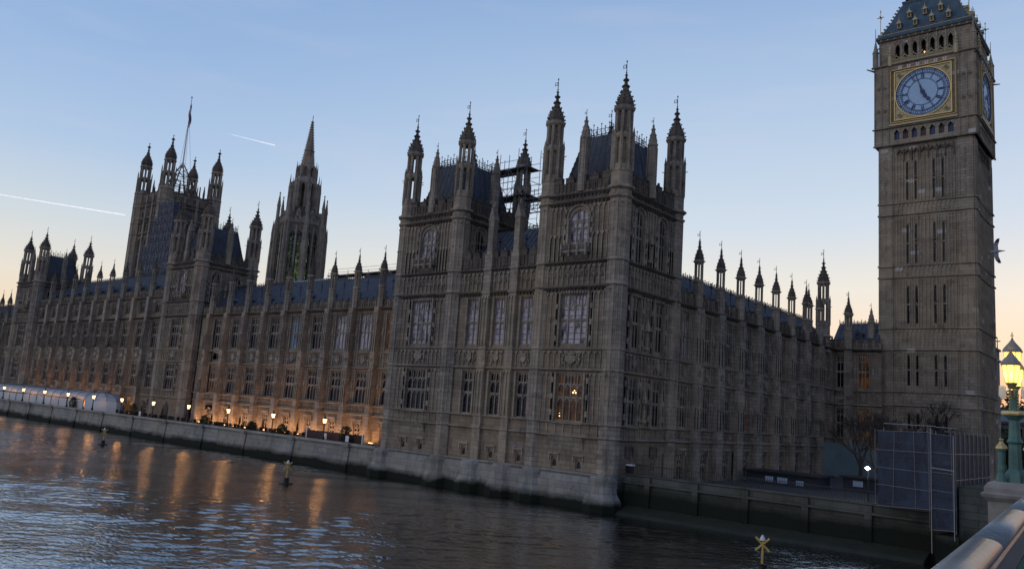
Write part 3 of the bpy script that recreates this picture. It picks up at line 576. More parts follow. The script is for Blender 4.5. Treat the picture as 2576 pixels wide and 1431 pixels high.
# ------------------------------------------------------------------ river pavilion towers
def pavilion_tower(root, X0, X1, Y0, Y1, zb, r=1.0, north=True, detail=True, north_bottom=True, river_bottom=True, lit=None, south=False, mids=True, core=False):
    """X0<X1 turret axes, Y0<Y1 turret axes"""
    fy = Y0 - 0.6; F = Frame(X0, fy, 0); Wd = X1 - X0
    c = Wd / 2
    zg = zb
    def face(F, Wd, wins, big, zg, lower=True, doors=()):
        holes = []
        if lower:
            for x, w_ in wins: holes += [(x - w_ / 2, x + w_ / 2, -0.75, 3.6), (x - w_ / 2, x + w_ / 2, 6.25, 11.0)]
        for x, w_, z0, z1 in big: holes.append((x - w_ / 2, x + w_ / 2, z0, z1))
        for x, z0, z1, w_ in doors: holes.append((x - w_ / 2, x + w_ / 2, z0, z1))
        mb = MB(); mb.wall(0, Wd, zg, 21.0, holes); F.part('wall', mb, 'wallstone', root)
        t = MB(); dk = MB(); pan = MB(); a, b = r * 0.8, Wd - r * 0.8
        zs = [z for z in (-2.15, -0.95, 3.85, 5.75) if z > zg]
        for z in zs: mould(t, 0, Wd, z, 0, 0.3, 0.22)
        for z in (11.45, 13.85, 19.7, 20.45):
            if z > zg: mould(dk, 0, Wd, z, 0, 0.4, 0.32); dentils(dk, a, b, z - 0.16, 0, 0.22)
        F.part('string_course', t, 'trim', root); F.part('cornice', dk, 'dark_trim', root)
        if 12 > zg:
            ribs(pan, a, b, 11.9, 13.75, 0.6, 0, 0.1); quatre_row(pan, a, b, 12.9, 0.3, -0.04, 0.07)
        quatre_row(pan, a, b, 20.12, 0.26, 0, 0.08)
        if lower:
            ribs(pan, a, b, 4.15, 5.7, 0.62, 0, 0.08)
            for x, w_ in wins: arms(pan, x, 4.95, w_ * 0.95, 1.6, -0.05, int(x * 7))
            ribs(pan, a, b, -1.9, -1.0, 0.9, 0, 0.05, caps=False)
            for x, w_ in wins:
                for z0, z1 in ((-0.75, 3.6), (6.1, 11.1)):
                    for sg in (-1, 1):
                        xx = x + sg * (w_ / 2 + 0.08); pan.box(xx - 0.09, xx + 0.09, -0.2, 0, z0, z1)
                    for k in range(3):
                        for sg in (-1, 1): xx = x + sg * (w_ / 2 + 0.42); pan.box(xx - 0.14, xx + 0.14, -0.16, 0, z0 + 0.5 + k * 1.5, z0 + 1.0 + k * 1.5); pan.box(xx - 0.03, xx + 0.03, -0.1, 0, z0, z1)
                pan.box(x - w_ / 2 - 0.15, x + w_ / 2 + 0.15, -0.28, 0, -0.95, -0.75)
                ribs(pan, x - w_ / 2, x + w_ / 2, 11.05, 11.35, 0.3, 0, 0.08)
            # panel ribs on the rest
            last = a
            for x, w_ in sorted(wins) + [(b + 0.6, 0)]:
                e = x - w_ / 2 - 0.6
                if e - last > 0.5: ribs(pan, last, e, 6.1, 11.2, 0.55, 0, 0.06); ribs(pan, last, e, -0.7, 3.7, 0.55, 0, 0.06)
                last = x + w_ / 2 + 0.6
        last = a
        for x, w_, z0, z1 in sorted(big) + [(b + 0.6, 0, 14, 19)]:
            e = x - w_ / 2 - 0.55
            if e - last > 0.4: ribs(pan, last, e, 14.2, 19.5, 0.5, 0, 0.08); ribs(pan, last, e, 14.2, 16.8, 0.5, 0, 0.1)
            last = x + w_ / 2 + 0.55
            if w_:
                for sg in (-1, 1):
                    xx = x + sg * (w_ / 2 + 0.12); pan.box(xx - 0.1, xx + 0.1, -0.2, 0, z0 - 0.3, z1 - w_ * 0.4); xx = x + sg * (w_ / 2 + 0.42)
                    for k in range(4): pan.box(xx - 0.13, xx + 0.13, -0.2, 0, z0 + 0.1 + k * 1.0, z0 + 0.6 + k * 1.0)
                pts = [(x + w_ * 0.6 * math.cos(t_), z1 - w_ * 0.35 + w_ * 0.55 * math.sin(t_)) for t_ in [PI * q / 10 for q in range(11)]]
                for p, q in zip(pts, pts[1:]): pan.tube((p[0], -0.08, p[1]), (q[0], -0.08, q[1]), 0.1, n=4)
        F.part('carved_panels', pan, 'trim', root)
        par = MB(); battlement(par, 0.5, Wd - 0.5, 20.75, 22.5, 0.02, 0.35, 1.35); F.part('parapet', par, 'dark_trim', root)
    bigw = 3.1 if Wd < 9 else 3.4
    river_doors = [(c - 1.35, -4.95, -3.9, 0.6), (c + 1.35, -4.95, -3.9, 0.6)] if zb < -6 else []
    face(F, Wd, [(c, bigw)], [(c, 2.2, 15.6, 19.1)], zg, True, river_doors)
    gl, gu = (lit or ('glass', 'glass'))
    put_window(root, F, c, -0.75, bigw, 4.35, 4, glass=gl, bars=True); put_window(root, F, c, 6.25, bigw, 4.75, 4, glass=gu, bars=True)
    put_window(root, F, c, 15.6, 2.2, 3.5, 3, (0.5,), True, 0.3, glass='pale_glass', bars=True)
    for d in river_doors: put_window(root, F, d[0], d[1], 0.6, 1.05, 1, ())
    # canopy balcony under the great window
    bal = MB(); bal.box(c - 1.5, c + 1.5, -0.75, -0.01, 14.85, 15.05); bal.prismx([(-0.7, 14.85), (-0.01, 14.85), (-0.01, 14.2)], c - 1.2, c + 1.2); quatre_row(bal, c - 1.4, c + 1.4, 15.3, 0.22, -0.65, 0.09); bal.box(c - 1.5, c + 1.5, -0.77, -0.63, 15.5, 15.62)
    for k in range(4): x = c - 1.4 + k * 0.933; bal.box(x - 0.09, x + 0.09, -0.85, -0.6, 14.5, 15.7)
    F.part('balcony', bal, 'trim', root)
    if zb < -6:      # corbelled foot of the oriel and hood moulds
        ori = MB(); ori.prismx([(-0.5, -2.1), (-0.01, -2.1), (-0.01, -3.2), (-0.2, -2.6)], c - bigw / 2 - 0.3, c + bigw / 2 + 0.3)
        for d in river_doors: ori.box(d[0] - 0.6, d[0] + 0.6, -0.14, 0, -3.75, -3.6); ori.box(d[0] - 0.6, d[0] - 0.48, -0.1, 0, -4.3, -3.75); ori.box(d[0] + 0.48, d[0] + 0.6, -0.1, 0, -4.3, -3.75)
        F.part('hood_mould', ori, 'trim', root)
    if north:
        G = Frame(X1 + 0.5, Y0, PI / 2); D = Y1 - Y0; a1, a2 = D * 0.27, D * 0.70
        dd = [(a1, -4.9, -2.9, 0.8), (a2, -4.9, -2.9, 0.8)] if north_bottom is True else []
        face(G, D, [(a1, 1.7), (a2, 1.9)] if north_bottom else [], [(a1, 1.6, 14.2, 19.2), (a2, 1.6, 14.2, 19.2)], zg if north_bottom is True else 9.0, bool(north_bottom), dd)
        for x, w_ in ((a1, 1.7), (a2, 1.9)):
            if north_bottom: put_window(root, G, x, -0.75, w_, 4.35, 3); put_window(root, G, x, 6.25, w_, 4.75, 3)
        for x in (a1, a2): put_window(root, G, x, 14.2, 1.6, 5.0, 3, (0.5,), True, 0.28)
        for d in dd:
            put_window(root, G, d[0], d[1], 0.8, 2.0, 2, (0.5,))
        if dd:
            hm = MB()
            for d in dd: hm.box(d[0] - 0.7, d[0] + 0.7, -0.16, 0, -2.75, -2.58); hm.box(d[0] - 0.7, d[0] - 0.58, -0.12, 0, -3.6, -2.75); hm.box(d[0] + 0.58, d[0] + 0.7, -0.12, 0, -3.6, -2.75)
            G.part('hood_mould', hm, 'dark_trim', root)
        # statue niches between the windows
        ni = MB(); m = (a1 + a2) / 2 - 0.1
        for z in (-0.4, 6.3, 14.6):
            if z < 9 and north_bottom is not True: continue
            ni.box(m - 0.32, m + 0.32, -0.3, -0.01, z, z + 0.25); ni.lathe(m, -0.2, [(0.16, z + 0.25), (0.2, z + 0.9), (0.1, z + 1.25), (0.12, z + 1.45), (0.02, z + 1.6)], 6); ni.lathe(m, -0.2, [(0.3, z + 1.75), (0.28, z + 2.1), (0.02, z + 3.0)], 6)
        G.part('statue_niche', ni, 'trim', root)
        if mids: put_mid(root, X1 + 0.4, Y0 + D * 0.47, 20.9)
    # plain rear and south walls
    bw = MB(); bw.box(X0 - 0.5, X1 + 0.45, Y1 - 0.2, Y1 + 0.5, zb + 0.02, 21.2); bw.box(X0 - 0.5, X0 - 0.1, fy + 0.2, Y1, zb + 0.02, 21.2); part('rear_wall', bw, 'stone', root)
    bp = MB(); battlement(bp, 0.4, Wd - 0.4, 21.0, 22.6, 0, 0.35); part('rear_parapet', bp, 'dark_trim', root, (X0, Y1 + 0.1, 0))
    sp = MB(); battlement(sp, 0.4, Y1 - Y0 - 0.4, 21.0, 22.6, 0, 0.35); part('side_parapet', sp, 'dark_trim', root, (X0 - 0.1, Y0, 0), PI / 2)
    # steep iron roof with cresting
    ro = MB(); i0, i1 = 0.9, 2.2
    a = [(X0 + i0, Y0 + i0 - .3), (X1 - i0, Y0 + i0 - .3), (X1 - i0, Y1 - i0), (X0 + i0, Y1 - i0)]; b = [(X0 + i1, Y0 + i1), (X1 - i1, Y0 + i1), (X1 - i1, Y1 - i1), (X0 + i1, Y1 - i1)]
    ro.add([(x, y, 21.1) for x, y in a] + [(x, y, 27.3) for x, y in b], [(0, 1, 5, 4), (1, 2, 6, 5), (2, 3, 7, 6), (3, 0, 4, 7), (4, 5, 6, 7)])
    for p, q in zip(a, b): ro.tube((*p, 21.1), (*q, 27.3), 0.13, n=5)
    for k in range(4):
        p0, p1 = Vector((*a[k], 21.1)), Vector((*a[(k + 1) % 4], 21.1)); q0, q1 = Vector((*b[k], 27.3)), Vector((*b[(k + 1) % 4], 27.3)); n = 7
        for j in range(1, n): ro.tube(p0.lerp(p1, j / n), q0.lerp(q1, j / n), 0.04, n=4)
        for u in (0.33, 0.66): ro.tube(p0.lerp(q0, u), p1.lerp(q1, u), 0.035, n=4)
    rf = part('roof', ro, 'roof', root, (0, 0, 0)); off = Vector(W[root])
    for k in range(4): p, q = b[k], b[(k + 1) % 4]; sub('ridge_cresting', cresting(*p, *q, 27.35, 1.25, 0.45).mesh('ridge_cresting', 'iron'), rf)
    for p, q in zip(a, b):
        ck = MB()
        for j in range(12): ck.blob(Vector((*p, 21.2)).lerp(Vector((*q, 27.3)), j / 11), 0.2, 4, 1.2)
        sub('hip_crockets', ck.mesh('hip_crockets', 'iron'), rf)
    if mids: put_mid(root, X0 + c, Y0 - 0.4, 20.9)
    if 'vent' in TC:
        sub('roof_finial', TC['vent'], rf, (X0 + c + 1.6, Y0 + 0.9, 24.0))
    for x, y in ((X0, Y0), (X1, Y0), (X1, Y1), (X0, Y1)): put_turret(root, x, y, zb if y == Y0 or (x == X1 and north_bottom is True) else 12, r, core=core)

# ================================================================== SETTING
wm = bpy.data.materials.new('river_water'); wm.use_nodes = True; nt = wm.node_tree; b = nt.nodes['Principled BSDF']
b.inputs['Base Color'].default_value = (0.030, 0.027, 0.018, 1); b.inputs['Roughness'].default_value = 0.03; b.inputs['IOR'].default_value = 1.42; b.inputs['Specular IOR Level'].default_value = 0.5
g = nt.nodes.new('ShaderNodeNewGeometry'); P = g.outputs['Position']
def rot_map(v, sc_, ang):
    m = nt.nodes.new('ShaderNodeMapping'); m.inputs['Scale'].default_value = sc_; m.inputs['Rotation'].default_value = (0, 0, ang); nt.links.new(v, m.inputs[0]); return m.outputs[0]
gust = noise(nt, rot_map(P, (0.03, 0.055, 0.03), 0.35), 1.0, 3)
n1 = noise(nt, rot_map(P, (0.35, 0.7, 1), 0.25), 1.0, 4, 0.6); n2 = noise(nt, rot_map(P, (2.4, 4.2, 1), -0.55), 1.0, 2, 0.5); n3 = noise(nt, rot_map(P, (4.5, 7.0, 1), 0.5), 1.0, 3, 0.6)
def bump(h, dist, prev=None, strength=1.0):
    bp = nt.nodes.new('ShaderNodeBump'); bp.inputs['Distance'].default_value = dist; nt.links.new(h, bp.inputs['Height'])
    if hasattr(strength, 'is_output'): nt.links.new(strength, bp.inputs['Strength'])
    else: bp.inputs['Strength'].default_value = strength
    if prev is not None: nt.links.new(prev, bp.inputs['Normal'])
    return bp.outputs[0]
gs = rng(nt, gust, 0.40, 0.62, 0.45, 1.0)
nrm = bump(n2, 0.06, None, gs); nrm = bump(n3, 0.014, nrm, gs); nt.links.new(nrm, b.inputs['Normal'])
M['water'] = wm
_o = nt.nodes['Material Output']; gl_ = nt.nodes.new('ShaderNodeBsdfGlossy'); gl_.inputs['Roughness'].default_value = 0.03; di_ = nt.nodes.new('ShaderNodeBsdfDiffuse'); di_.inputs[0].default_value = (0.022, 0.019, 0.013, 1)
fr_ = nt.nodes.new('ShaderNodeFresnel'); fr_.inputs['IOR'].default_value = 1.36
for q in (gl_, di_, fr_): nt.links.new(nrm, q.inputs['Normal'])
fm = nt.nodes.new('ShaderNodeMath'); fm.operation = 'MULTIPLY'; fm.use_clamp = True; fm.inputs[1].default_value = 3.1; nt.links.new(fr_.outputs[0], fm.inputs[0])
wx_ = nt.nodes.new('ShaderNodeMixShader'); nt.links.new(fm.outputs[0], wx_.inputs[0]); nt.links.new(di_.outputs[0], wx_.inputs[1]); nt.links.new(gl_.outputs[0], wx_.inputs[2]); nt.links.new(wx_.outputs[0], _o.inputs[0])
def water_mesh():
    import numpy as np
    r = np.random.RandomState(5); X0, X1, Y0, Y1 = -190.0, 16.0, -2.0, 59.0; xs = np.arange(X0, X1 + 0.01, 0.21); ys = np.arange(Y0, Y1 + 0.01, 0.17); gx, gy = np.meshgrid(xs, ys, indexing='ij'); h = np.zeros_like(gx)
    def gn(lam, n, ang, spread, slope):
        z = np.zeros_like(gx)
        for _ in range(n):
            l = lam * r.uniform(0.7, 1.5); a = ang + r.normal() * spread; k = 2 * np.pi / l; z += np.sin(k * (gx * np.cos(a) + gy * np.sin(a)) + r.uniform(0, 6.28)) / k
        return z * slope / np.sqrt(n / 2)
    env = np.clip(0.75 + 0.55 * gn(38, 8, 0.5, 0.8, 1.0) / (38 / 6.28), 0.25, 1.5)
    h = (gn(8.0, 8, 2.3, 0.45, 0.018) + gn(2.2, 10, 2.5, 0.6, 0.022) * env + gn(0.85, 18, 2.4, 0.6, 0.066) * env)
    h = h + 1.6 * np.clip(h, 0, None) ** 2
    fade = np.clip(np.minimum.reduce([gx - X0, X1 - gx, gy - Y0, Y1 - gy]) / 4.0, 0, 1); h *= fade
    nx, ny = gx.shape; v = np.stack([gx.ravel(), gy.ravel(), WZ + h.ravel()], 1)
    ii = np.arange(nx * ny).reshape(nx, ny); f = np.stack([ii[:-1, :-1].ravel(), ii[1:, :-1].ravel(), ii[1:, 1:].ravel(), ii[:-1, 1:].ravel()], 1)
    b0 = len(v); xl, yl = xs[-1], ys[-1]; o_ = [(-1500, -900), (X0, -900), (xl, -900), (600, -900), (-1500, Y0), (600, Y0), (-1500, yl), (600, yl), (-1500, 75), (X0, 75), (xl, 75), (600, 75), (X0, Y0), (xl, Y0), (X0, yl), (xl, yl)]
    v = np.vstack([v, [(a, b_, WZ) for a, b_ in o_]]); q = [(0, 1, 12, 4), (1, 2, 13, 12), (2, 3, 5, 13), (4, 12, 14, 6), (13, 5, 7, 15), (6, 14, 9, 8), (14, 15, 10, 9), (15, 7, 11, 10)]
    f = f.tolist() + [tuple(b0 + k for k in t_) for t_ in q]
    m = bpy.data.meshes.new('water'); m.from_pydata(v.tolist(), [], f); m.materials.append(wm); m.polygons.foreach_set('use_smooth', [True] * len(m.polygons)); m.update()
    o = inst('water', m, None); o['kind'] = 'structure'
water_mesh()
mb = MB(); mb.add([(-6000, 62.3, -6.4), (6000, 62.3, -6.4), (6000, 9000, -6.4), (-6000, 9000, -6.4)], [(0, 1, 2, 3)]); structure('ground', mb, 'ground')
mb = MB(); mb.box(-262, -69.6, 60.35, 67.5, -7.5, -5.6); structure('terrace', mb, 'ground')
mb = MB(); mb.box(-38.4, 6, 62.5, 119, -7.5, -5.9); structure('garden_ground', mb, 'ground')

rh = random.Random(3); mb = MB(); n = 60; xs = [-9000 + 18000 * k / n for k in range(n + 1)]; hs = [205 + 18 * math.sin(k * 0.7) + rh.uniform(-7, 7) for k in range(n + 1)]
for y_, dz in ((5200, 0), (5700, 12)):
    for k in range(n): mb.add([(xs[k], y_, -6), (xs[k + 1], y_, -6), (xs[k + 1], y_ + 250, hs[k + 1] + dz), (xs[k], y_ + 250, hs[k] + dz), (xs[k], y_ + 600, -6), (xs[k + 1], y_ + 600, -6)], [(0, 1, 2, 3), (3, 2, 5, 4)])
structure('sun_blocking_ridge', mb, 'sun_blocker')  # added ridge: keeps the low sun off the buildings, trails stay above it
# river wall of the terrace
t = thing('terrace_river_wall', 'long granite river wall carrying the lamp lit terrace, green with algae at its foot', 'river wall', (-160, 60, WZ))
mb = MB(); mb.prismx([(59.4, -9.4), (59.75, -5.45), (60.35, -5.45), (60.35, -9.4)], -262, -69.2); part('wall', mb, 'granite', t)
mb = MB(); mb.prismx([(59.55, -5.45), (59.5, -5.3), (59.6, -5.12), (60.35, -5.12), (60.42, -5.3), (60.42, -5.45)], -262, -69.2); part('coping', mb, 'granite', t)
for k in range(18):
    x = -74.0 - 10.68 * k; mb = MB(); mb.prismx([(59.25, -9.4), (59.6, -5.35), (59.74, -5.35), (59.4, -9.4)], x - 0.3, x + 0.3); mb.box(x - 0.5, x + 0.5, 59.2, 59.54, -5.5, -5.15); part('pier', mb, 'granite', t)

# ================================================================== SPEAKER'S HOUSE WING (near pavilion block)
def wing_foot(root, x0, x1, piers):
    mb = MB(); mb.prismx([(59.3, -9.4), (59.55, -6.2), (59.75, -5.5), (60.0, -5.3), (60.0, -9.4)], x0, x1); mould(mb, x0, x1, -5.35, 60.0, 0.22, 0.25); part('plinth', mb, 'granite', root)
    for x in piers:
        mb = MB(); mb.lathe(x, 60.2, [(1.9, -9.4), (1.75, -7.3), (1.35, -6.7), (1.2, -5.9), (1.25, -5.5), (1.05, -5.2)], 10); part('pier_foot', mb, 'granite', root)
tC = thing('corner_pavilion_tower', 'nearest square stone tower at the river corner, its lower window lit by a chandelier', 'tower', (-43.5, 65, WZ))
pavilion_tower(tC, -47.6, -39.5, 60.6, 70.5, -7.9, 1.0, True, lit=('dim_glass', 'pale_glass'), core=True)
wing_foot(tC, -48.6, -38.6, (-47.3, -39.6))
mb = MB(); mb.prismx([(-0.55, -9.4), (-0.4, -5.6), (0, -5.3), (0, -9.4)], 0, 12); part('side_plinth', mb, 'wet_granite', tC, (-39.0, 60.4, 0), PI / 2)
for x, y, z, s in ((-43.3, 60.55, 1.9, 0.10), (-44.7, 60.55, -0.3, 0.07), (-42.2, 60.55, -0.25, 0.08), (-43.02, 60.55, 1.88, 0.09), (-43.15, 60.55, 2.08, 0.07), (-44.7, 60.55, -0.05, 0.05), (-42.2, 60.55, 0.02, 0.06)):
    mb = MB(); mb.blob((x, y - 0.31, z), s, 6, 1.3); o = part('lit_bulb', mb, 'bulb', tC)
tA = thing('south_pavilion_tower', 'square turreted stone tower left of the corner tower, scaffolding on its rear turret', 'tower', (-64, 65, WZ))
pavilion_tower(tA, -68.1, -59.8, 60.6, 70.5, -7.9, 1.0, 'upper', north_bottom=False, lit=('glass', 'pale_glass'))
wing_foot(tA, -69.4, -58.8, (-68.3, -59.6))
for x, z, s in ((-62.3, 2.0, 0.09), (-61.98, 2.02, 0.08), (-62.6, 6.9, 0.08)):
    mb = MB(); mb.blob((x, 60.24, z), s, 6, 1.2); part('lit_bulb', mb, 'bulb', tA)
tB = thing('pavilion_link_building', 'lower stone range of three bays between the two nearest turreted towers', 'building', (-53.6, 62, WZ))
F = Frame(-58.8, 60.4, 0); Wd = 10.2; wx = [2.1, 5.75, 9.3]
holes = []
for x in wx: holes += [(x - 0.75, x + 0.75, -0.75, 3.6), (x - 0.75, x + 0.75, 6.25, 11.0), (x - 0.3, x + 0.3, -4.95, -3.9)]
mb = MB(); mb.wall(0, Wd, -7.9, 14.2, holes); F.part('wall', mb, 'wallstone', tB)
t = MB(); dk = MB(); pan = MB()
for z in (-2.15, -0.95, 3.85, 5.75): mould(t, 0, Wd, z, 0, 0.3, 0.22)
for z in (11.45, 13.85): mould(dk, 0, Wd, z, 0, 0.4, 0.32); dentils(dk, 0, Wd, z - 0.16, 0, 0.22)
ribs(pan, 0, Wd, 4.15, 5.7, 0.62, 0, 0.08); ribs(pan, 0, Wd, 11.9, 13.75, 0.6, 0, 0.1); quatre_row(pan, 0, Wd, 12.9, 0.3, -0.04)
for x in wx:
    for z0, z1 in ((-0.75, 3.6), (6.1, 11.1)):
        for sg in (-1, 1): xx = x + sg * 0.85; pan.box(xx - 0.09, xx + 0.09, -0.2, 0, z0, z1)
    arms(pan, x, 4.95, 1.6, 1.4, -0.06, int(x * 9)); pan.box(x - 0.6, x + 0.6, -0.14, 0, -3.75, -3.6); pan.box(x - 0.6, x - 0.48, -0.1, 0, -4.3, -3.75); pan.box(x + 0.48, x + 0.6, -0.1, 0, -4.3, -3.75)
F.part('string_course', t, 'trim', tB); F.part('cornice', dk, 'dark_trim', tB); F.part('carved_panels', pan, 'trim', tB)
par = MB(); battlement(par, 0, Wd, 14.15, 16.0, 0.02, 0.3, 1.25); F.part('parapet', par, 'dark_trim', tB)
for x in wx: put_window(tB, F, x, -0.75, 1.5, 4.35, 2, bars=True); put_window(tB, F, x, 6.25, 1.5, 4.75, 2, glass='pale_glass', bars=True); put_window(tB, F, x, -4.95, 0.6, 1.05, 1, ())
for x in (3.95, 7.5):
    mb = MB(); mb.box(x - 0.5, x + 0.5, -0.35, 0, -5.4, 15.6); ribs(mb, x - 0.42, x + 0.42, -0.7, 3.7, 0.42, -0.35); ribs(mb, x - 0.42, x + 0.42, 6.1, 11.2, 0.42, -0.35); mb.box(x - 0.34, x + 0.34, -0.3, 0.38, 15.6, 19.2); mb.prism([(x - 0.42, 19.2), (x + 0.42, 19.2), (x, 20.6)], -0.35, 0.43)
    for z in (-2.1, -0.9, 3.9, 5.8, 11.5, 13.9): mb.box(x - 0.57, x + 0.57, -0.45, 0, z, z + 0.2)
    mb.blob((x, 0.04, 20.8), 0.2, 5, 2.6); F.part('buttress', mb, 'stone', tB)
roof_slab(tB, Frame(-58.8, 61.2, 0), -0.6, 10.8, 0, 4.4, 14.2, 19.4, (1.7, 5.4, 9.0))
wing_foot(tB, -58.78, -48.62, (-55.0, -51.0))
# infill body behind so nothing is hollow
mb = MB(); mb.box(-58.8, -48.6, 69.4, 69.9, -6, 14); part('rear_wall', mb, 'stone', tB)

# ================================================================== NORTH RANGE (X = -39, running west)
tN = thing('north_range', 'long receding stone range of tall narrow windows and pinnacles right of the corner tower', 'building', (-42, 95, -6))
F = Frame(-39.0, 70.4, PI / 2); ed = [0.0] + [4.9 + 5.13 * k for k in range(8)] + [47.4]
wn = [2.5] + [7.45 + 5.13 * k for k in range(7)] + [44.2]
range_facade(tN, F, ed, wn, zg=-6.0, top=13.0, win_w=1.55, lights=3, butt=1.5, bd=0.55, ends=(False, False), lit={})
roof_slab(tN, Frame(-39.6, 70.4, PI / 2), 0, 51, 0, 5.2, 12.4, 16.6, [2.4 + 5.13 * k for k in range(9)])
door = MB(); door.box(14.2, 15.4, -0.12, -0.02, -5.9, -3.3); door.prism([(14.1, -3.3), (15.5, -3.3), (14.8, -2.3)], -0.12, -0.02); F.part('doorway', door, 'iron', tN)
# corner stair turrets at the meeting of the ranges
put_turret(tN, -39.6, 114.6, 11.0, 0.9, 12.2)
put_pinnacle(tN, (-41.2, 113.3, 12.6))
tX = thing('cross_range', 'short stone range with small lamplit windows tucked against the left edge of the clock tower', 'building', (-36, 118, -6))
F = Frame(-39.0, 118.0, 0); range_facade(tX, F, [0, 1.9, 6.3], [0.95, 3.9], zg=-6, win_w=1.5, lights=3, butt=1.1, bd=0.4, ends=(False, False), lit={1: ('lit_glass', 'dim_glass')}, ground=False)
roof_slab(tX, Frame(-39.6, 118.5, 0), 0, 6.2, 0, 3.2, 12.8, 15.9, (3.6,))
put_pinnacle(tX, (-37.2, 118.0, 12.0)); put_mid(tX, -34.5, 119.5, 10.3)
mb = MB(); mb.box(-45, -39.02, 117.7, 121, -6, 12.4); mb.box(-39.0, -33.7, 119.0, 121, -6, 12.4); part('inner_body', mb, 'stone', tX)

# ================================================================== RIVER FRONT NORTH CURTAIN
YF = 67.0
tR = thing('river_front_range', 'long stone river range above glowing terrace floodlights, left of the near towers', 'building', (-97, YF, -6))
ed = [-123.4, -120.6] + [-115.4 + 5.17 * k for k in range(8)] + [-74.05, -68.9]; wn = [(a + b) / 2 for a, b in zip(ed, ed[1:])]; wn[0] = -122.3
F = Frame(0, YF, 0); range_facade(tR, F, ed, wn[1:], zg=-6.0, top=12.8, win_w=2.25, ends=(False, False), lit={8: ('glass', 'lit_glass'), 7: ('glass', 'pale_glass'), 6: ('glass', 'pale_glass')})
roof_slab(tR, Frame(0, YF + 0.7, 0), -123.8, -68.8, 0, 5.5, 12.6, 17.2, [x for x in wn[1:]])
# centre range (one storey higher)
tM = thing('centre_river_range', 'taller stone river range with an extra attic storey between the two distant turreted towers', 'building', (-165, YF, -6))
ed = [-194.0 + 5.76 * k for k in range(11)]; wn = [(a + b) / 2 for a, b in zip(ed, ed[1:])]
range_facade(tM, F, ed, wn, zg=-6.0, top=13.0, extra=3.6, win_w=2.3, ends=(False, False))
roof_slab(tM, Frame(0, YF + 0.7, 0), -194, -136.4, 0, 5.5, 16.2, 21.0, wn)
# far curtain
tS = thing('far_river_range', 'most distant stone river range at the left picture edge, beyond the farthest turreted tower', 'building', (-230, YF, -6))
ed = [-249.2 + 5.17 * k for k in range(9)]; wn = [(a + b) / 2 for a, b in zip(ed, ed[1:])]
range_facade(tS, F, ed, wn, zg=-6.0, top=13.0, ends=(False, False)); roof_slab(tS, Frame(0, YF + 0.7, 0), -250, -207, 0, 5.5, 12.6, 17.2, ())
# two centre towers
tD = thing('central_river_tower', 'square four turreted stone tower rising mid river front, before the great south tower', 'tower', (-130, 71, -6))
pavilion_tower(tD, -134.9, -125.5, 66.8, 75.9, -6, 1.15, 'upper', north_bottom=False, mids=True)
tE = thing('farthest_river_tower', 'small far off four turreted stone tower at the left end of the river front', 'tower', (-200, 71, -6))
pavilion_tower(tE, -205.6, -196.2, 66.8, 76.3, -6, 1.15, 'upper', north_bottom=False, mids=True)

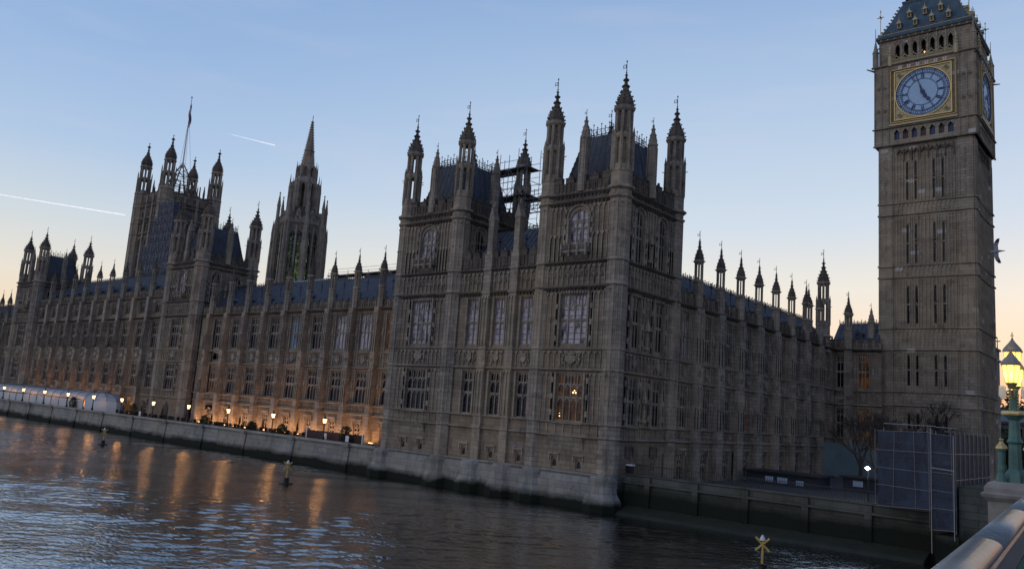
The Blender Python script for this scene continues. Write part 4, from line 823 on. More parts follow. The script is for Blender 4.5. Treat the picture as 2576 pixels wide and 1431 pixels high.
# ================================================================== CLOCK TOWER
def clock_tower():
    t = thing('clock_tower', 'tall stone clock tower with a blue dial in a gilded square frame', 'clock tower', (-27.5, 126.1, -6))
    H = 6.1; cx, cy = -27.5, 126.1
    faces = {'east': Frame(cx - H, cy - H, 0), 'north': Frame(cx + H, cy - H, PI / 2), 'west': Frame(cx + H, cy + H, PI), 'south': Frame(cx - H, cy + H, -PI / 2)}
    levels = [(-6.0, 4.1), (6.0, 11.8), (14.8, 22.0), (23.7, 31.1), (32.8, 40.4)]
    wc = [3.85, 4.95, 7.3, 8.45]
    slot = [(-1.2, 3.3), (7.0, 11.3), (15.6, 20.9), (24.1, 29.8), (33.3, 39.0)]
    for nm, F in faces.items():
        holes = [(x - 0.16, x + 0.16, a, b) for a, b in slot for x in wc]
        mb = MB(); mb.wall(0, 2 * H, -6, 41.6, holes, depth=0.5); F.part('wall', mb, 'tower', t)
        if nm in ('west', 'south'): continue
        for a, b in slot:
            for x in wc:
                k = ('slot', round(b - a, 2))
                if k not in TC:
                    g_ = MB(); h = b - a; g_.box(-0.16, 0.16, 0.3, 0.34, 0, h); fr = MB(); fr.box(-0.16, 0.16, 0.1, 0.35, h * 0.48, h * 0.53); fr.prism([(-0.16, h - 0.35), (0, h), (-0.16, h)], 0.08, 0.3); fr.prism([(0.16, h - 0.35), (0.16, h), (0, h)], 0.08, 0.3)
                    TC[k] = (fr.mesh('slit_window', 'tower'), g_.mesh('pane', 'glass'))
                o = inst('slit_window', TC[k][0], t, F.w(x, 0, a), F.rot); sub('pane', TC[k][1], o)
        rb = MB(); st = MB()
        for z0, z1 in ((-0.8, 4.0), (6.3, 11.7), (15.1, 21.8), (24.0, 30.9), (33.1, 40.2)):
            for x in [2.05, 2.45, 2.85, 3.25, 3.6, 4.1, 4.4, 4.7, 5.2, 5.6, 6.1, 6.6, 7.05, 7.55, 7.85, 8.2, 8.7, 9.1, 9.5, 9.9, 10.2]: rb.box(x - 0.05, x + 0.05, -0.15, 0, z0, z1)
            for x in (2.2, 2.75, 4.4, 5.5, 6.1, 6.7, 9.0, 9.5): rb.box(x - 0.02, x + 0.57, -0.06, 0, (z0 + z1) / 2 - 0.09, (z0 + z1) / 2 + 0.09); rb.box(x - 0.02, x + 0.57, -0.06, 0, z1 - 0.6, z1 - 0.42)
        for z0, z1 in ((4.2, 5.9), (11.9, 14.7), (22.1, 23.6), (31.2, 32.7)):
            ribs(rb, 2.0, 10.2, z0 + 0.25, z1, 0.55, 0, 0.06)
        for z in (4.1, 6.0, 11.8, 14.8, 22.0, 23.65, 31.1, 32.8): mould(st, -0.15, 2 * H + 0.15, z, 0, 0.22, 0.22)
        F.part('panel_tracery', rb, 'tower', t); F.part('string_course', st, 'tower', t)
        for x0, x1 in ((0, 1.9), (2 * H - 1.9, 2 * H)):
            cb = MB(); cb.box(x0, x1, -0.22, -0.01, -6, 41.5)
            for z in (4.1, 6.0, 11.8, 14.8, 22.0, 23.65, 31.1, 32.8): cb.box(x0 - 0.05, x1 + 0.05, -0.42, -0.01, z, z + 0.2)
            for z0, z1 in ((-0.8, 4.0), (6.3, 11.7), (15.1, 21.8), (24.0, 30.9), (33.1, 40.2)):
                for x in (x0 + 0.25, (x0 + x1) / 2, x1 - 0.25): cb.box(x - 0.05, x + 0.05, -0.29, -0.22, z0, z1)
            F.part('corner_pier', cb, 'tower', t)
        # corbel arches under the clock stage
        co_ = MB()
        for k in range(7):
            x = 2.9 + k * 1.07; co_.prism([(x - 0.42, 40.2), (x - 0.2, 40.75), (x, 40.95), (x + 0.2, 40.75), (x + 0.42, 40.2), (x + 0.3, 40.25), (x, 40.65), (x - 0.3, 40.25)], -0.35, 0)
            co_.box(x + 0.45, x + 0.6, -0.3, 0, 39.2, 41.0)
        F.part('corbel_table', co_, 'dark_trim', t)
    # clock stage 41.6..54.3 , half width 6.6
    K = 6.62
    cf = {'east': Frame(cx - K, cy - K, 0), 'north': Frame(cx + K, cy - K, PI / 2), 'west': Frame(cx + K, cy + K, PI), 'south': Frame(cx - K, cy + K, -PI / 2)}
    c = K; top = 58.3
    for nm, F in cf.items():
        arches = [(c + (k - 3) * 1.17 - 0.33, c + (k - 3) * 1.17 + 0.33, 54.9, 57.3) for k in range(7)]
        low = [(c + (k - 3) * 1.17 - 0.36, c + (k - 3) * 1.17 + 0.36, 42.3, 43.75) for k in range(7)]
        mb = MB(); mb.wall(0, 2 * K, 41.6, 54.0, low, depth=0.45); F.part('clock_stage_wall', mb, 'tower', t)
        G = Frame(*F.w(0.55, 0.55, 0)[:2], F.rot); mb = MB(); mb.wall(0, 2 * K - 1.1, 54.0, top, [(a - 0.55, b - 0.55, z0, z1) for a, b, z0, z1 in arches], depth=0.5); G.part('belfry_wall', mb, 'tower', t)
        if nm in ('west', 'south'): continue
        bl = MB(); bl.box(0.1, 2 * K - 0.1, 0.4, 0.44, 42.1, 43.9); F.part('arcade_panel', bl, 'dark_trim', t)
        for k in (0, 2, 4, 6): g_ = MB(); x = low[k][0]; g_.box(x + 0.04, x + 0.68, 0.36, 0.39, 42.3, 43.72); F.part('arcade_window', g_, 'dialblue', t)
        de = MB(); mould(de, -0.1, 2 * K + 0.1, 41.5, 0, 0.2, 0.25); mould(de, -0.2, 2 * K + 0.2, 44.1, 0, 0.3, 0.2); mould(de, -0.3, 2 * K + 0.3, 53.75, 0, 0.35, 0.3)
        for a, b, z0, z1 in low: de.prism([(a - 0.05, z1 - 0.45), ((a + b) / 2, z1 + 0.12), (a - 0.05, z1 + 0.12)], -0.1, 0.1); de.prism([(b + 0.05, z1 - 0.45), (b + 0.05, z1 + 0.12), ((a + b) / 2, z1 + 0.12)], -0.1, 0.1)
        for x0, x1 in ((0.1, 2.0), (2 * K - 2.0, 2 * K - 0.1)):
            for x in (x0, (x0 + x1) / 2, x1): de.box(x - 0.06, x + 0.06, -0.12, 0, 41.8, 53.6)
            for z in (47, 50.5):
                for q in (0.28, 0.72): quatre(de, x0 + (x1 - x0) * q, z, 0.3, -0.02, 0.07)
        F.part('carved_panels', de, 'tower', t)
        # gilded frame and dial
        fr = MB(); a, b = c - 3.78, c + 3.78; z0, z1 = 45.1, 52.6
        for q, ww, dd in ((0, 0.11, 0.3), (0.5, 0.07, 0.34)):
            fr.box(a - q, a - q + ww, -dd, 0, z0 - q * 0.6, z1 + q * 0.6); fr.box(b + q - ww, b + q, -dd, 0, z0 - q * 0.6, z1 + q * 0.6); fr.box(a - q, b + q, -dd - 0.003, 0, z0 - q * 0.6, z0 - q * 0.6 + ww); fr.box(a - q, b + q, -dd - 0.003, 0, z1 + q * 0.6 - ww, z1 + q * 0.6)
        F.part('gilded_frame', fr, 'gold', t)
        ch = MB(); zz = 44.6; k = 0
        while zz < 53.3:
            for sx in (-1, 1):
                x = c + sx * 4.28
                for q in (-1, 1): ch.blob((x + q * 0.1, -0.33, zz + (0.1 if q > 0 else 0)), 0.11, 4, 0.9)
            zz += 0.24; k += 1
        ch.box(c - 4.45, c + 4.45, -0.42, 0, 44.35, 44.62); F.part('gilded_chevron_border', ch, 'gilt_trim', t)
        sp = MB(); Rr = 3.62; n = 40
        for sx in (-1, 1):
            for sz in (-1, 1):
                pts = [(c + sx * 3.66, 48.87 + sz * 3.66)] + [(c + sx * Rr * math.cos(u), 48.87 + sz * Rr * math.sin(u)) for u in [PI / 2 * q / 8 for q in range(9)]]
                vs = [(x, -0.14, z) for x, z in pts]; sp.add(vs, [(0, q, q + 1) if sx * sz > 0 else (0, q + 1, q) for q in range(1, 9)])
                qx, qz = c + sx * 3.05, 48.87 + sz * 3.05; quatre(sp, qx, qz, 0.36, -0.14, 0.14); sp.blob((qx, -0.25, qz), 0.2, 6)
                for q in range(10): ang = PI / 2 * (q + 0.5) / 10; sp.blob((c + sx * (Rr + 0.3) * math.cos(ang), -0.16, 48.87 + sz * (Rr + 0.3) * math.sin(ang)), 0.09, 4)
        F.part('gilded_spandrels', sp, 'gilt_trim', t)
        dial = MB(); pts = [(c + 3.55 * math.cos(2 * PI * q / 64), 48.87 + 3.55 * math.sin(2 * PI * q / 64)) for q in range(64)]
        dial.prism(pts[::1], -0.16, -0.02)
        dl = F.part('clock_dial', dial, 'dial', t)
        ri = MB()
        def ring(mb, r0, r1, y0, y1, n=64):
            for q in range(n):
                u, v = 2 * PI * q / n, 2 * PI * (q + 1) / n
                p = [(c + r * math.cos(w_), y, 48.87 + r * math.sin(w_)) for y in (y0, y1) for r, w_ in ((r0, u), (r1, u), (r1, v), (r0, v))]
                mb.add(p, [(0, 1, 2, 3), (7, 6, 5, 4), (0, 4, 5, 1), (1, 5, 6, 2), (2, 6, 7, 3), (3, 7, 4, 0)])
        for r0, r1 in ((1.93, 2.0), (2.72, 2.78), (2.86, 2.93), (3.24, 3.30), (3.44, 3.56)): ring(ri, r0, r1, -0.21, -0.16)
        def bar(mb, ang, r0, r1, off, wd, y0=-0.22, y1=-0.165, skew=0.0):      # ang clockwise from 12
            ux, uz = math.sin(ang), math.cos(ang); tx, tz = uz, -ux
            P4 = [(c + ux * rr + tx * (o_ + s_), 48.87 + uz * rr + tz * (o_ + s_)) for rr, o_, s_ in ((r0, off - skew, -wd), (r0, off - skew, wd), (r1, off + skew, wd), (r1, off + skew, -wd))]
            vs = [(x, y0, z) for x, z in P4] + [(x, y1, z) for x, z in P4]; mb.add(vs, [(3, 2, 1, 0), (4, 5, 6, 7), (0, 1, 5, 4), (1, 2, 6, 5), (2, 3, 7, 6), (3, 0, 4, 7)])
        sgx = 1
        for q in range(60): bar(ri, 2 * PI * q / 60, 2.93, 3.24, 0, 0.026); bar(ri, 2 * PI * (q + .5) / 60, 3.3, 3.45, 0, 0.02)
        nums = ['XII', 'I', 'II', 'III', 'IIII', 'V', 'VI', 'VII', 'VIII', 'IX', 'X', 'XI']
        num = MB()
        for q, s in enumerate(nums):
            ang = 2 * PI * q / 12; widths = {'I': 0.11, 'V': 0.26, 'X': 0.28}; tot = sum(widths[ch_] for ch_ in s); x = -tot / 2
            if True:
                for ch_ in s:
                    wd = widths[ch_]; m = x + wd / 2
                    if ch_ == 'I': bar(num, ang, 2.05, 2.7, m, 0.034)
                    elif ch_ == 'V': bar(num, ang, 2.05, 2.7, m - wd * 0.2, 0.034, skew=-wd * 0.2); bar(num, ang, 2.05, 2.7, m + wd * 0.2, 0.022, -0.225, -0.165, skew=wd * 0.2)
                    else: bar(num, ang, 2.05, 2.7, m, 0.034, skew=wd * 0.36); bar(num, ang, 2.05, 2.7, m, 0.022, -0.225, -0.165, skew=-wd * 0.36)
                    x += wd
            bar(ri, ang, 2.72, 3.5, 0, 0.055, -0.222, -0.165)
        sub('dial_rings', ri.mesh('dial_rings', 'dialblue'), dl); sub('roman_numerals', num.mesh('roman_numerals', 'dialblue'), dl)
        ho = MB(); ha = math.radians(148.5); ma = math.radians(342)
        bar(ho, ha, -0.45, 1.3, 0, 0.10, -0.30, -0.25); bar(ho, ha, 1.2, 1.55, 0, 0.24, -0.305, -0.25); bar(ho, ha, 1.5, 1.95, 0, 0.07, -0.30, -0.25); bar(ho, ha, 0.35, 0.75, 0, 0.19, -0.302, -0.25)
        mi = MB(); bar(mi, ma, -0.9, 3.3, 0, 0.055, -0.36, -0.32); bar(mi, ma, -1.0, -0.3, 0, 0.15, -0.362, -0.32); bar(mi, ma, 0.0, 1.0, 0, 0.12, -0.361, -0.32)
        hb = MB(); hb.prism([(c + 0.3 * math.cos(2 * PI * q / 12), 48.87 + 0.3 * math.sin(2 * PI * q / 12)) for q in range(12)], -0.38, -0.22)
        ho.v += []; sub('hour_hand', ho.mesh('hour_hand', 'dialblue'), dl); sub('minute_hand', mi.mesh('minute_hand', 'dialblue'), dl); sub('hub', hb.mesh('hub', 'dialblue'), dl)
        gr = MB(); 
        def ring2(r0, r1, y0, y1): ring(gr, r0, r1, y0, y1)
        ring2(3.56, 3.68, -0.3, -0.1); sub('gilded_dial_rim', gr.mesh('gilded_dial_rim', 'gold'), dl)
        # shields row and gilded balcony
        for k in range(6):
            x = c + (k - 2.5) * 1.17; s1 = MB(); s1.prism([(x - 0.24, 53.35), (x - 0.24, 53.0), (x, 52.85), (x + 0.24, 53.0), (x + 0.24, 53.35)], -0.36, -0.3); so_ = F.part('shield', s1, 'white', t)
            s2 = MB(); s2.box(x - 0.035, x + 0.035, -0.37, -0.361, 52.9, 53.34); s2.box(x - 0.23, x + 0.23, -0.371, -0.361, 53.12, 53.19); sub('shield_cross', s2.mesh('shield_cross', 'red'), so_)
        bc = MB()
        for k in range(7):
            x = c + (k - 3) * 1.17; pts = [(x + (q / 8 - 0.5) * 1.17, 54.75 + 0.38 * (1 - abs(q / 4 - 1)) ** 1.6) for q in range(9)]
            for p, q in zip(pts, pts[1:]): bc.tube((p[0], -0.12, p[1]), (q[0], -0.12, q[1]), 0.055, n=4)
            for q in range(7): bc.box(x - 0.52 + q * 0.17, x - 0.47 + q * 0.17, -0.15, -0.09, 54.05, 54.75)
            quatre(bc, x, 54.45, 0.24, -0.1, 0.08); bc.blob((x, -0.12, 55.25), 0.1, 5, 1.4)
        bc.box(c - 4.1, c + 4.1, -0.2, -0.05, 54.02, 54.12)
        for sx in (-1, 1): bc.lathe(c + sx * 4.35, -0.12, [(0.3, 53.7), (0.3, 55.2), (0.38, 55.3), (0.2, 55.6), (0.32, 55.8), (0.12, 56.1), (0.2, 56.3), (0.02, 57.0)], 8)
        F.part('gilded_balcony', bc, 'gilt_trim', t)
        ar = MB(); dkb = MB()
        for a_, b_, z0_, z1_ in arches:
            m = (a_ + b_) / 2
            for sg, e in ((-1, a_), (1, b_)):
                pl = [(e, z1_ - 0.75), (e - sg * 0.08, z1_ - 0.4), (m, z1_), (e, z1_)]; 
                if sg > 0: pl = pl[::-1]
                ar.prism(pl, 0.6, 0.9)
            ar.box(b_ + 0.17, b_ + 0.34, 0.4, 0.55, 54.3, 57.9); ar.tube((a_ - 0.1, 0.5, 57.3), (m, 0.5, 57.8), 0.06, n=4); ar.tube((m, 0.5, 57.8), (b_ + 0.1, 0.5, 57.3), 0.06, n=4)
        ar.box(0.65, 0.8, 0.4, 0.55, 54.3, 57.9)
        F.part('belfry_arches', ar, 'trim', t)
        ev = MB(); ev.box(0.35, 2 * K - 0.35, 0.3, 0.8, 57.95, 58.35)
        F.part('eaves_frieze', ev, 'dark_trim', t)
        gf = MB()
        for k in range(13): quatre(gf, 0.9 + k * 0.95, 58.15, 0.17, 0.3, 0.05)
        F.part('gilded_frieze', gf, 'gilt_trim', t)
    dark = MB(); dark.box(cx - 4.6, cx + 4.6, cy - 4.6, cy + 4.6, 41, 58.2); part('belfry_core', dark, 'iron', t)
    cap = MB(); cap.box(cx - 6.6, cx + 6.6, cy - 6.6, cy + 6.6, 53.86, 54.0); part('belfry_floor', cap, 'tower', t)
    # roof
    rp = MB()
    def sq(h, z): return [(cx - h, cy - h, z), (cx + h, cy - h, z), (cx + h, cy + h, z), (cx - h, cy + h, z)]
    lv = [(6.45, 58.35), (6.5, 58.6), (5.75, 59.5), (4.75, 61.5), (3.75, 64.0), (3.35, 64.8)]
    vs = [v for h, z in lv for v in sq(h, z)]; fs = [(i * 4 + k, i * 4 + (k + 1) % 4, i * 4 + 4 + (k + 1) % 4, i * 4 + 4 + k) for i in range(len(lv) - 1) for k in range(4)]; fs.append(tuple(range(len(vs) - 4, len(vs))))
    rp.add(vs, fs); rf = part('roof', rp, 'clockroof', t)
    def half(z):
        for (h0, z0), (h1, z1) in zip(lv, lv[1:]):
            if z0 <= z <= z1: return h0 + (h1 - h0) * (z - z0) / (z1 - z0)
        return 3
    dm = MB(); dm.box(-0.24, 0.24, -0.5, 0.6, 0, 0.75); dm.prism([(-0.4, 0.7), (0.4, 0.7), (0, 1.3)], -0.62, 0.8); dmm = dm.mesh('dormer', 'gilt_trim')
    dh = MB(); dh.box(-0.15, 0.15, -0.52, -0.5, 0.1, 0.65); dhm = dh.mesh('dormer_opening', 'iron'); df = MB(); df.tube((0, -0.5, 1.25), (0, -0.5, 1.75), 0.04, 0.02, 4); df.blob((0, -0.5, 1.55), 0.09, 4); dfm = df.mesh('dormer_finial', 'gold')
    for rot, sx, sy in ((0, 0, -1), (PI / 2, 1, 0)):
        for z, xs in ((59.75, (-3.3, -1.1, 1.1, 3.3)), (61.55, (-2.1, 0, 2.1))):
            for x in xs:
                h = half(z) - 0.1; p = (x, -h) if rot == 0 else (h, x)
                o = sub('dormer', dmm, rf, (cx + p[0] - 0, cy + p[1] - 0, z), rot)
                sub('dormer_opening', dhm, o); sub('dormer_finial', dfm, o)
        gc = MB(); n = 26
        for k in range(n):
            a_ = -6.2 + 12.4 * k / n; b_ = a_ + 12.4 / n; z = 59.05
            def PP(x, zz): hh = half(zz) + 0.06; return (cx + x, cy - hh, zz) if rot == 0 else (cx + hh, cy + x, zz)
            if k % 2 == 0: gc.tube(PP(a_, 59.35), PP(b_, 59.65), 0.035, n=3)
            else: gc.tube(PP(a_, 59.65), PP(b_, 59.35), 0.035, n=3)
            gc.blob(PP(a_, 59.1), 0.07, 4)
        gc.tube(PP(-6.1, 59.0), PP(6.1, 59.0), 0.05, n=4); sub('gilded_roof_trim', gc.mesh('gilded_roof_trim', 'gilt_trim'), rf)
    for sx in (-1, 1):
        for sy in (-1, 1):
            ck = MB()
            for z in [59.2 + 0.55 * q for q in range(10)]: h = half(z) + 0.12; ck.blob((cx + sx * h, cy + sy * h, z), 0.2, 5, 1.0)
            sub('hip_crockets', ck.mesh('hip_crockets', 'gilt_trim'), rf)
            pn = MB(); pn.lathe(0, 0, [(0.42, 53.9), (0.42, 56.2), (0.5, 56.3), (0.3, 56.8), (0.05, 58.3)], 8); pn.tube((0, 0, 58), (0, 0, 60.2), 0.06, 0.04, 5); pn.tube((-sx * 0.1, -sy * 0.1, 56.8), (-sx * 0.9, -sy * 0.9, 57.9), 0.09, n=4)
            o = part('corner_pinnacle', pn, 'tower', t, (cx + sx * 6.45, cy + sy * 6.45, 0))
            fn = MB(); fn.tube((0, 0, 0), (0, 0, 4.2), 0.06, 0.04, 5); fn.box(-0.42, 0.42, -0.05, 0.05, 2.9, 3.02); fn.box(-0.05, 0.05, -0.42, 0.42, 2.9, 3.02); fn.blob((0, 0, 3.0), 0.2, 6); fn.blob((0, 0, 3.9), 0.12, 5, 1.5); fn.blob((0, 0, 2.3), 0.1)
            for q in ((0.42, 0), (-0.42, 0), (0, 0.42), (0, -0.42)): fn.blob((q[0], q[1], 2.96), 0.09)
            inst('roof_corner_finial', fn.mesh('roof_corner_finial', 'gold'), t, (cx + sx * 5.9, cy + sy * 5.9, 59.2))
            gg = MB(); gg.box(-0.12, 0.12, -0.12, 0.12, 52.6, 52.85); gg.tube((0, 0, 52.7), (sx * 0.8, sy * 0.8, 52.9), 0.14, 0.08, 5); part('gargoyle', gg, 'dark_trim', t, (cx + sx * K, cy + sy * K, 0.7))
    # upper lantern and spire, above the picture
    up = MB(); up.lathe(cx, cy, [(4.9, 64.7), (5.0, 65.1), (4.4, 65.2)], 4); part('gallery', up, 'clockroof', t)
    ar2 = MB(); 
    for k in range(5):
        for rot, s_ in ((0, -1), (0, 1), (1, -1), (1, 1)):
            u = -2.9 + 1.45 * k; x, y = (cx + u, cy + s_ * 2.9) if rot == 0 else (cx + s_ * 2.9, cy + u); ar2.box(x - 0.2, x + 0.2, y - 0.2, y + 0.2, 65.1, 69.5)
    part('lantern_arcade', ar2, 'gilt_trim', t); sp2 = MB(); sp2.lathe(cx, cy, [(4.6, 69.4), (4.4, 70.0), (2.2, 75), (0.9, 82), (0.2, 88), (0.02, 91)], 4); part('spire', sp2, 'clockroof', t)
    bl = MB(); bl.blob((cx - 0.1, cy - 4.9, 55.7), 0.12, 8); part('belfry_light', bl, 'bulb', t)
    # low stair annexe at the rear corner
    an = MB(); an.box(cx + 1.0, cx + H - 0.2, cy + H + 0.01, cy + H + 5.2, -6, 13.4); an.box(cx + 0.9, cx + H, cy + H + 0.01, cy + H + 5.4, 11.8, 12.1); an.box(cx + 0.9, cx + H, cy + H + 0.01, cy + H + 5.4, 4.2, 4.5); an.box(cx + 0.9, cx + H, cy + H + 0.01, cy + H + 5.4, 13.4, 13.7); an.tube((cx + H - 0.4, cy + H + 5, 13.6), (cx + H - 0.4, cy + H + 5, 15.6), 0.09, 0.05, 5); an.box(cx + H - 0.8, cx + H, cy + H + 4.95, cy + H + 5.05, 14.9, 15.05); part('annexe', an, 'tower', t)
clock_tower()

# ================================================================== SOUTH (VICTORIA) TOWER
def south_tower():
    t = thing('great_south_tower', 'massive square far tower with four domed corner turrets and a flagpole rising from its roof', 'tower', (-296.5, 144.4, -6))
    X0, X1, Y0, Y1 = -306.0, -287.0, 135.0, 154.0; zt = 70.5
    for F, D, nm in ((Frame(X0, Y0 - 0.8, 0), X1 - X0, 'e'), (Frame(X1 + 0.8, Y0, PI / 2), Y1 - Y0, 'n'), (Frame(X1, Y1 + 0.8, PI), X1 - X0, 'w'), (Frame(X0 - 0.8, Y1, -PI / 2), Y1 - Y0, 's')):
        wx = [4.6, 9.5, 14.4]; holes = []
        for x in wx: holes += [(x - 1.2, x + 1.2, 36, 54), (x - 1.2, x + 1.2, 61.8, 64.8)]
        for k in range(9): holes.append((2.7 + k * 1.72 - 0.5, 2.7 + k * 1.72 + 0.5, 56.2, 58.6))
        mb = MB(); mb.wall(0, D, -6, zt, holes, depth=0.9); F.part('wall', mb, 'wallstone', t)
        if nm in 'en':
            for x in wx: put_window(t, F, x, 36, 2.4, 18, 3, (0.33, 0.66), True, 0.2); put_window(t, F, x, 61.8, 2.4, 3, 3, ())
            g_ = MB(); g_.box(2, 17.2, 0.6, 0.66, 56, 58.8); F.part('arcade_glass', g_, 'glass', t)
            dk = MB(); rb = MB()
            for z in (34.5, 55.0, 59.3, 60.8, 65.5, 67.0): mould(dk, 0, D, z, 0, 0.6, 0.5); dentils(dk, 0, D, z - 0.3, 0, 0.4, 0.35, 0.8)
            F.part('cornice', dk, 'dark_trim', t)
            for z0, z1 in ((35.2, 54.6), (10, 34), (60.0, 60.7), (66, 67)): 
                last = 2.2
                for x in wx + [17.9]:
                    if z0 > 34 and z0 < 55: ribs(rb, last, x - 1.5, z0, z1, 0.8, 0, 0.2); last = x + 1.5
                    else: ribs(rb, last, x, z0, z1, 0.8, 0, 0.2); last = x
            for x in (2.1, 7.05, 11.95, 16.9): rb.box(x - 0.45, x + 0.45, -0.5, 0, -6, 70)
            quatre_row(rb, 2.2, 16.8, 66.2, 0.5, -0.02, 0.2); F.part('carved_panels', rb, 'trim', t)
        par = MB(); battlement(par, 0, D, 67.6, 71.2, 0.05, 0.7, 2.4)
        for x in (4.6, 9.5, 14.4): par.lathe(x, 0.3, [(0.4, 70), (0.4, 73), (0.1, 76)], 6)
        F.part('parapet', par, 'dark_trim', t)
    for x, y in ((X0, Y0), (X1, Y0), (X1, Y1), (X0, Y1)):
        s = MB(); r = 2.6; s.lathe(0, 0, [(r, -6), (r, 71), (r * 1.1, 71.3), (r * 1.1, 71.8), (r * 0.9, 72.2), (r * 0.85, 73.0), (r * 0.4, 73.01)])
        for z in (34.5, 55.0, 59.3, 65.5, 67.0): s.lathe(0, 0, [(r, z), (r * 1.1, z + 0.2), (r * 1.1, z + 0.4), (r, z + 0.6)], cap=False)
        for k in range(8): a = PI / 8 + k * PI / 4; s.lathe(r * math.cos(a), r * math.sin(a), [(0.16, 0), (0.16, 71)], 4, a); s.lathe(r * 0.93 * math.cos(a), r * 0.93 * math.sin(a), [(0.25, 72), (0.22, 79), (0.02, 80.5)], 4, a)
        openwork(s, r * 0.8, 73, 77.2, pw=0.56); s.lathe(0, 0, [(r * 0.85, 77.0), (r * 0.98, 77.4), (r * 0.98, 77.8), (r * 0.75, 78.2), (r * 0.3, 78.21)]); openwork(s, r * 0.68, 78.2, 82.0, pw=0.5); s.lathe(0, 0, [(r * 0.7, 81.9), (r * 0.86, 82.2), (r * 0.86, 82.6), (r * 0.74, 82.9)])
        o = part('turret', s, 'stone', t, (x, y, 0))
        d = MB(); prof = [(r * 0.74, 82.9), (r * 0.80, 83.8), (r * 0.72, 84.9), (r * 0.5, 86.2), (r * 0.26, 87.4), (r * 0.13, 88.8), (r * 0.07, 90.8)]; d.lathe(0, 0, prof); crockets(d, prof, 8, PI / 8, 0.16, 0.9); d.blob((0, 0, 90.6), 0.75, 6, 0.9); d.tube((0, 0, 90.8), (0, 0, 92.4), 0.15, 0.05, 5); d.blob((0, 0, 92.0), 0.3, 5)
        sub('turret_dome', d.mesh('turret_dome', 'dark_trim'), o)
    cx, cy = -296.5, 144.5; ir = MB()
    for sx, sy in ((-1, -1), (1, -1), (1, 1), (-1, 1)):
        ir.tube((cx + sx * 6, cy + sy * 6, 70), (cx + sx * 0.5, cy + sy * 0.5, 84.5), 0.35, 0.2, 6); ir.tube((cx + sx * 5.5, cy + sy * 5.5, 70), (cx + sx * 5.5, cy + sy * 5.5, 76.5), 0.4, 0.2, 5)
    for z, h in ((72, 5.3), (74.6, 4.4), (77.5, 3.2), (80.5, 2.0)):
        for k in range(4):
            c4 = [(-1, -1), (1, -1), (1, 1), (-1, 1)]; a, b = c4[k], c4[(k + 1) % 4]
            ir.tube((cx + a[0] * h, cy + a[1] * h, z), (cx + b[0] * h, cy + b[1] * h, z), 0.16, n=5); ir.tube((cx + a[0] * h, cy + a[1] * h, z), (cx + b[0] * h * 0.8, cy + b[1] * h * 0.8, z + 2.7), 0.12, n=4)
    part('iron_crown', ir, 'dark_trim', t)
    rf = MB(); rf.lathe(cx, cy, [(11, 70), (8, 72.0)], 4); part('roof', rf, 'roof', t)
    fp = MB(); fp.tube((cx, cy, 84), (cx, cy, 112.3), 0.32, 0.14, 8); fp.lathe(cx, cy, [(0.7, 83.6), (0.7, 85), (0.35, 85.8)], 8); fp.blob((cx, cy, 112.4), 0.5, 8); o = part('flagpole', fp, 'white', t)
    st = MB(); 
    for q in ((3, 3), (-3, 3), (3, -3)): st.tube((cx + q[0], cy + q[1], 76), (cx, cy, 104), 0.05, n=3)
    part('stay_wires', st, 'iron', t)
south_tower()
# drooping flag: red, white and blue folds
def flag():
    t = thing('flag', 'limp red white and blue flag hanging in folds from the top of the tall flagpole', 'flag', (-296.5, 144.2, 100))
    for k, (c, u0, u1) in enumerate((('red', 0.0, 0.4), ('white', 0.4, 0.62), ('dialblue', 0.62, 1.0))):
        mb = MB(); n = 8
        for j in range(n):
            z = 110.0 - 9.5 * j / n; z2 = 110.0 - 9.5 * (j + 1) / n
            wv = lambda zz, u: (-296.2 + 1.7 * u * (0.35 + 0.65 * math.sin(PI * (110 - zz) / 10.5)), 144.2 + 0.35 * math.sin(u * 11 + zz * 0.7), zz - u * 1.2)
            a, b, c_, d = wv(z, u0), wv(z, u1), wv(z2, u1), wv(z2, u0); th = 0.06
            mb.add([a, b, c_, d] + [(p[0], p[1] + th, p[2]) for p in (a, b, c_, d)], [(0, 3, 2, 1), (4, 5, 6, 7), (0, 1, 5, 4), (1, 2, 6, 5), (2, 3, 7, 6), (3, 0, 4, 7)])
        part('flag_fold', mb, c, t)
flag()

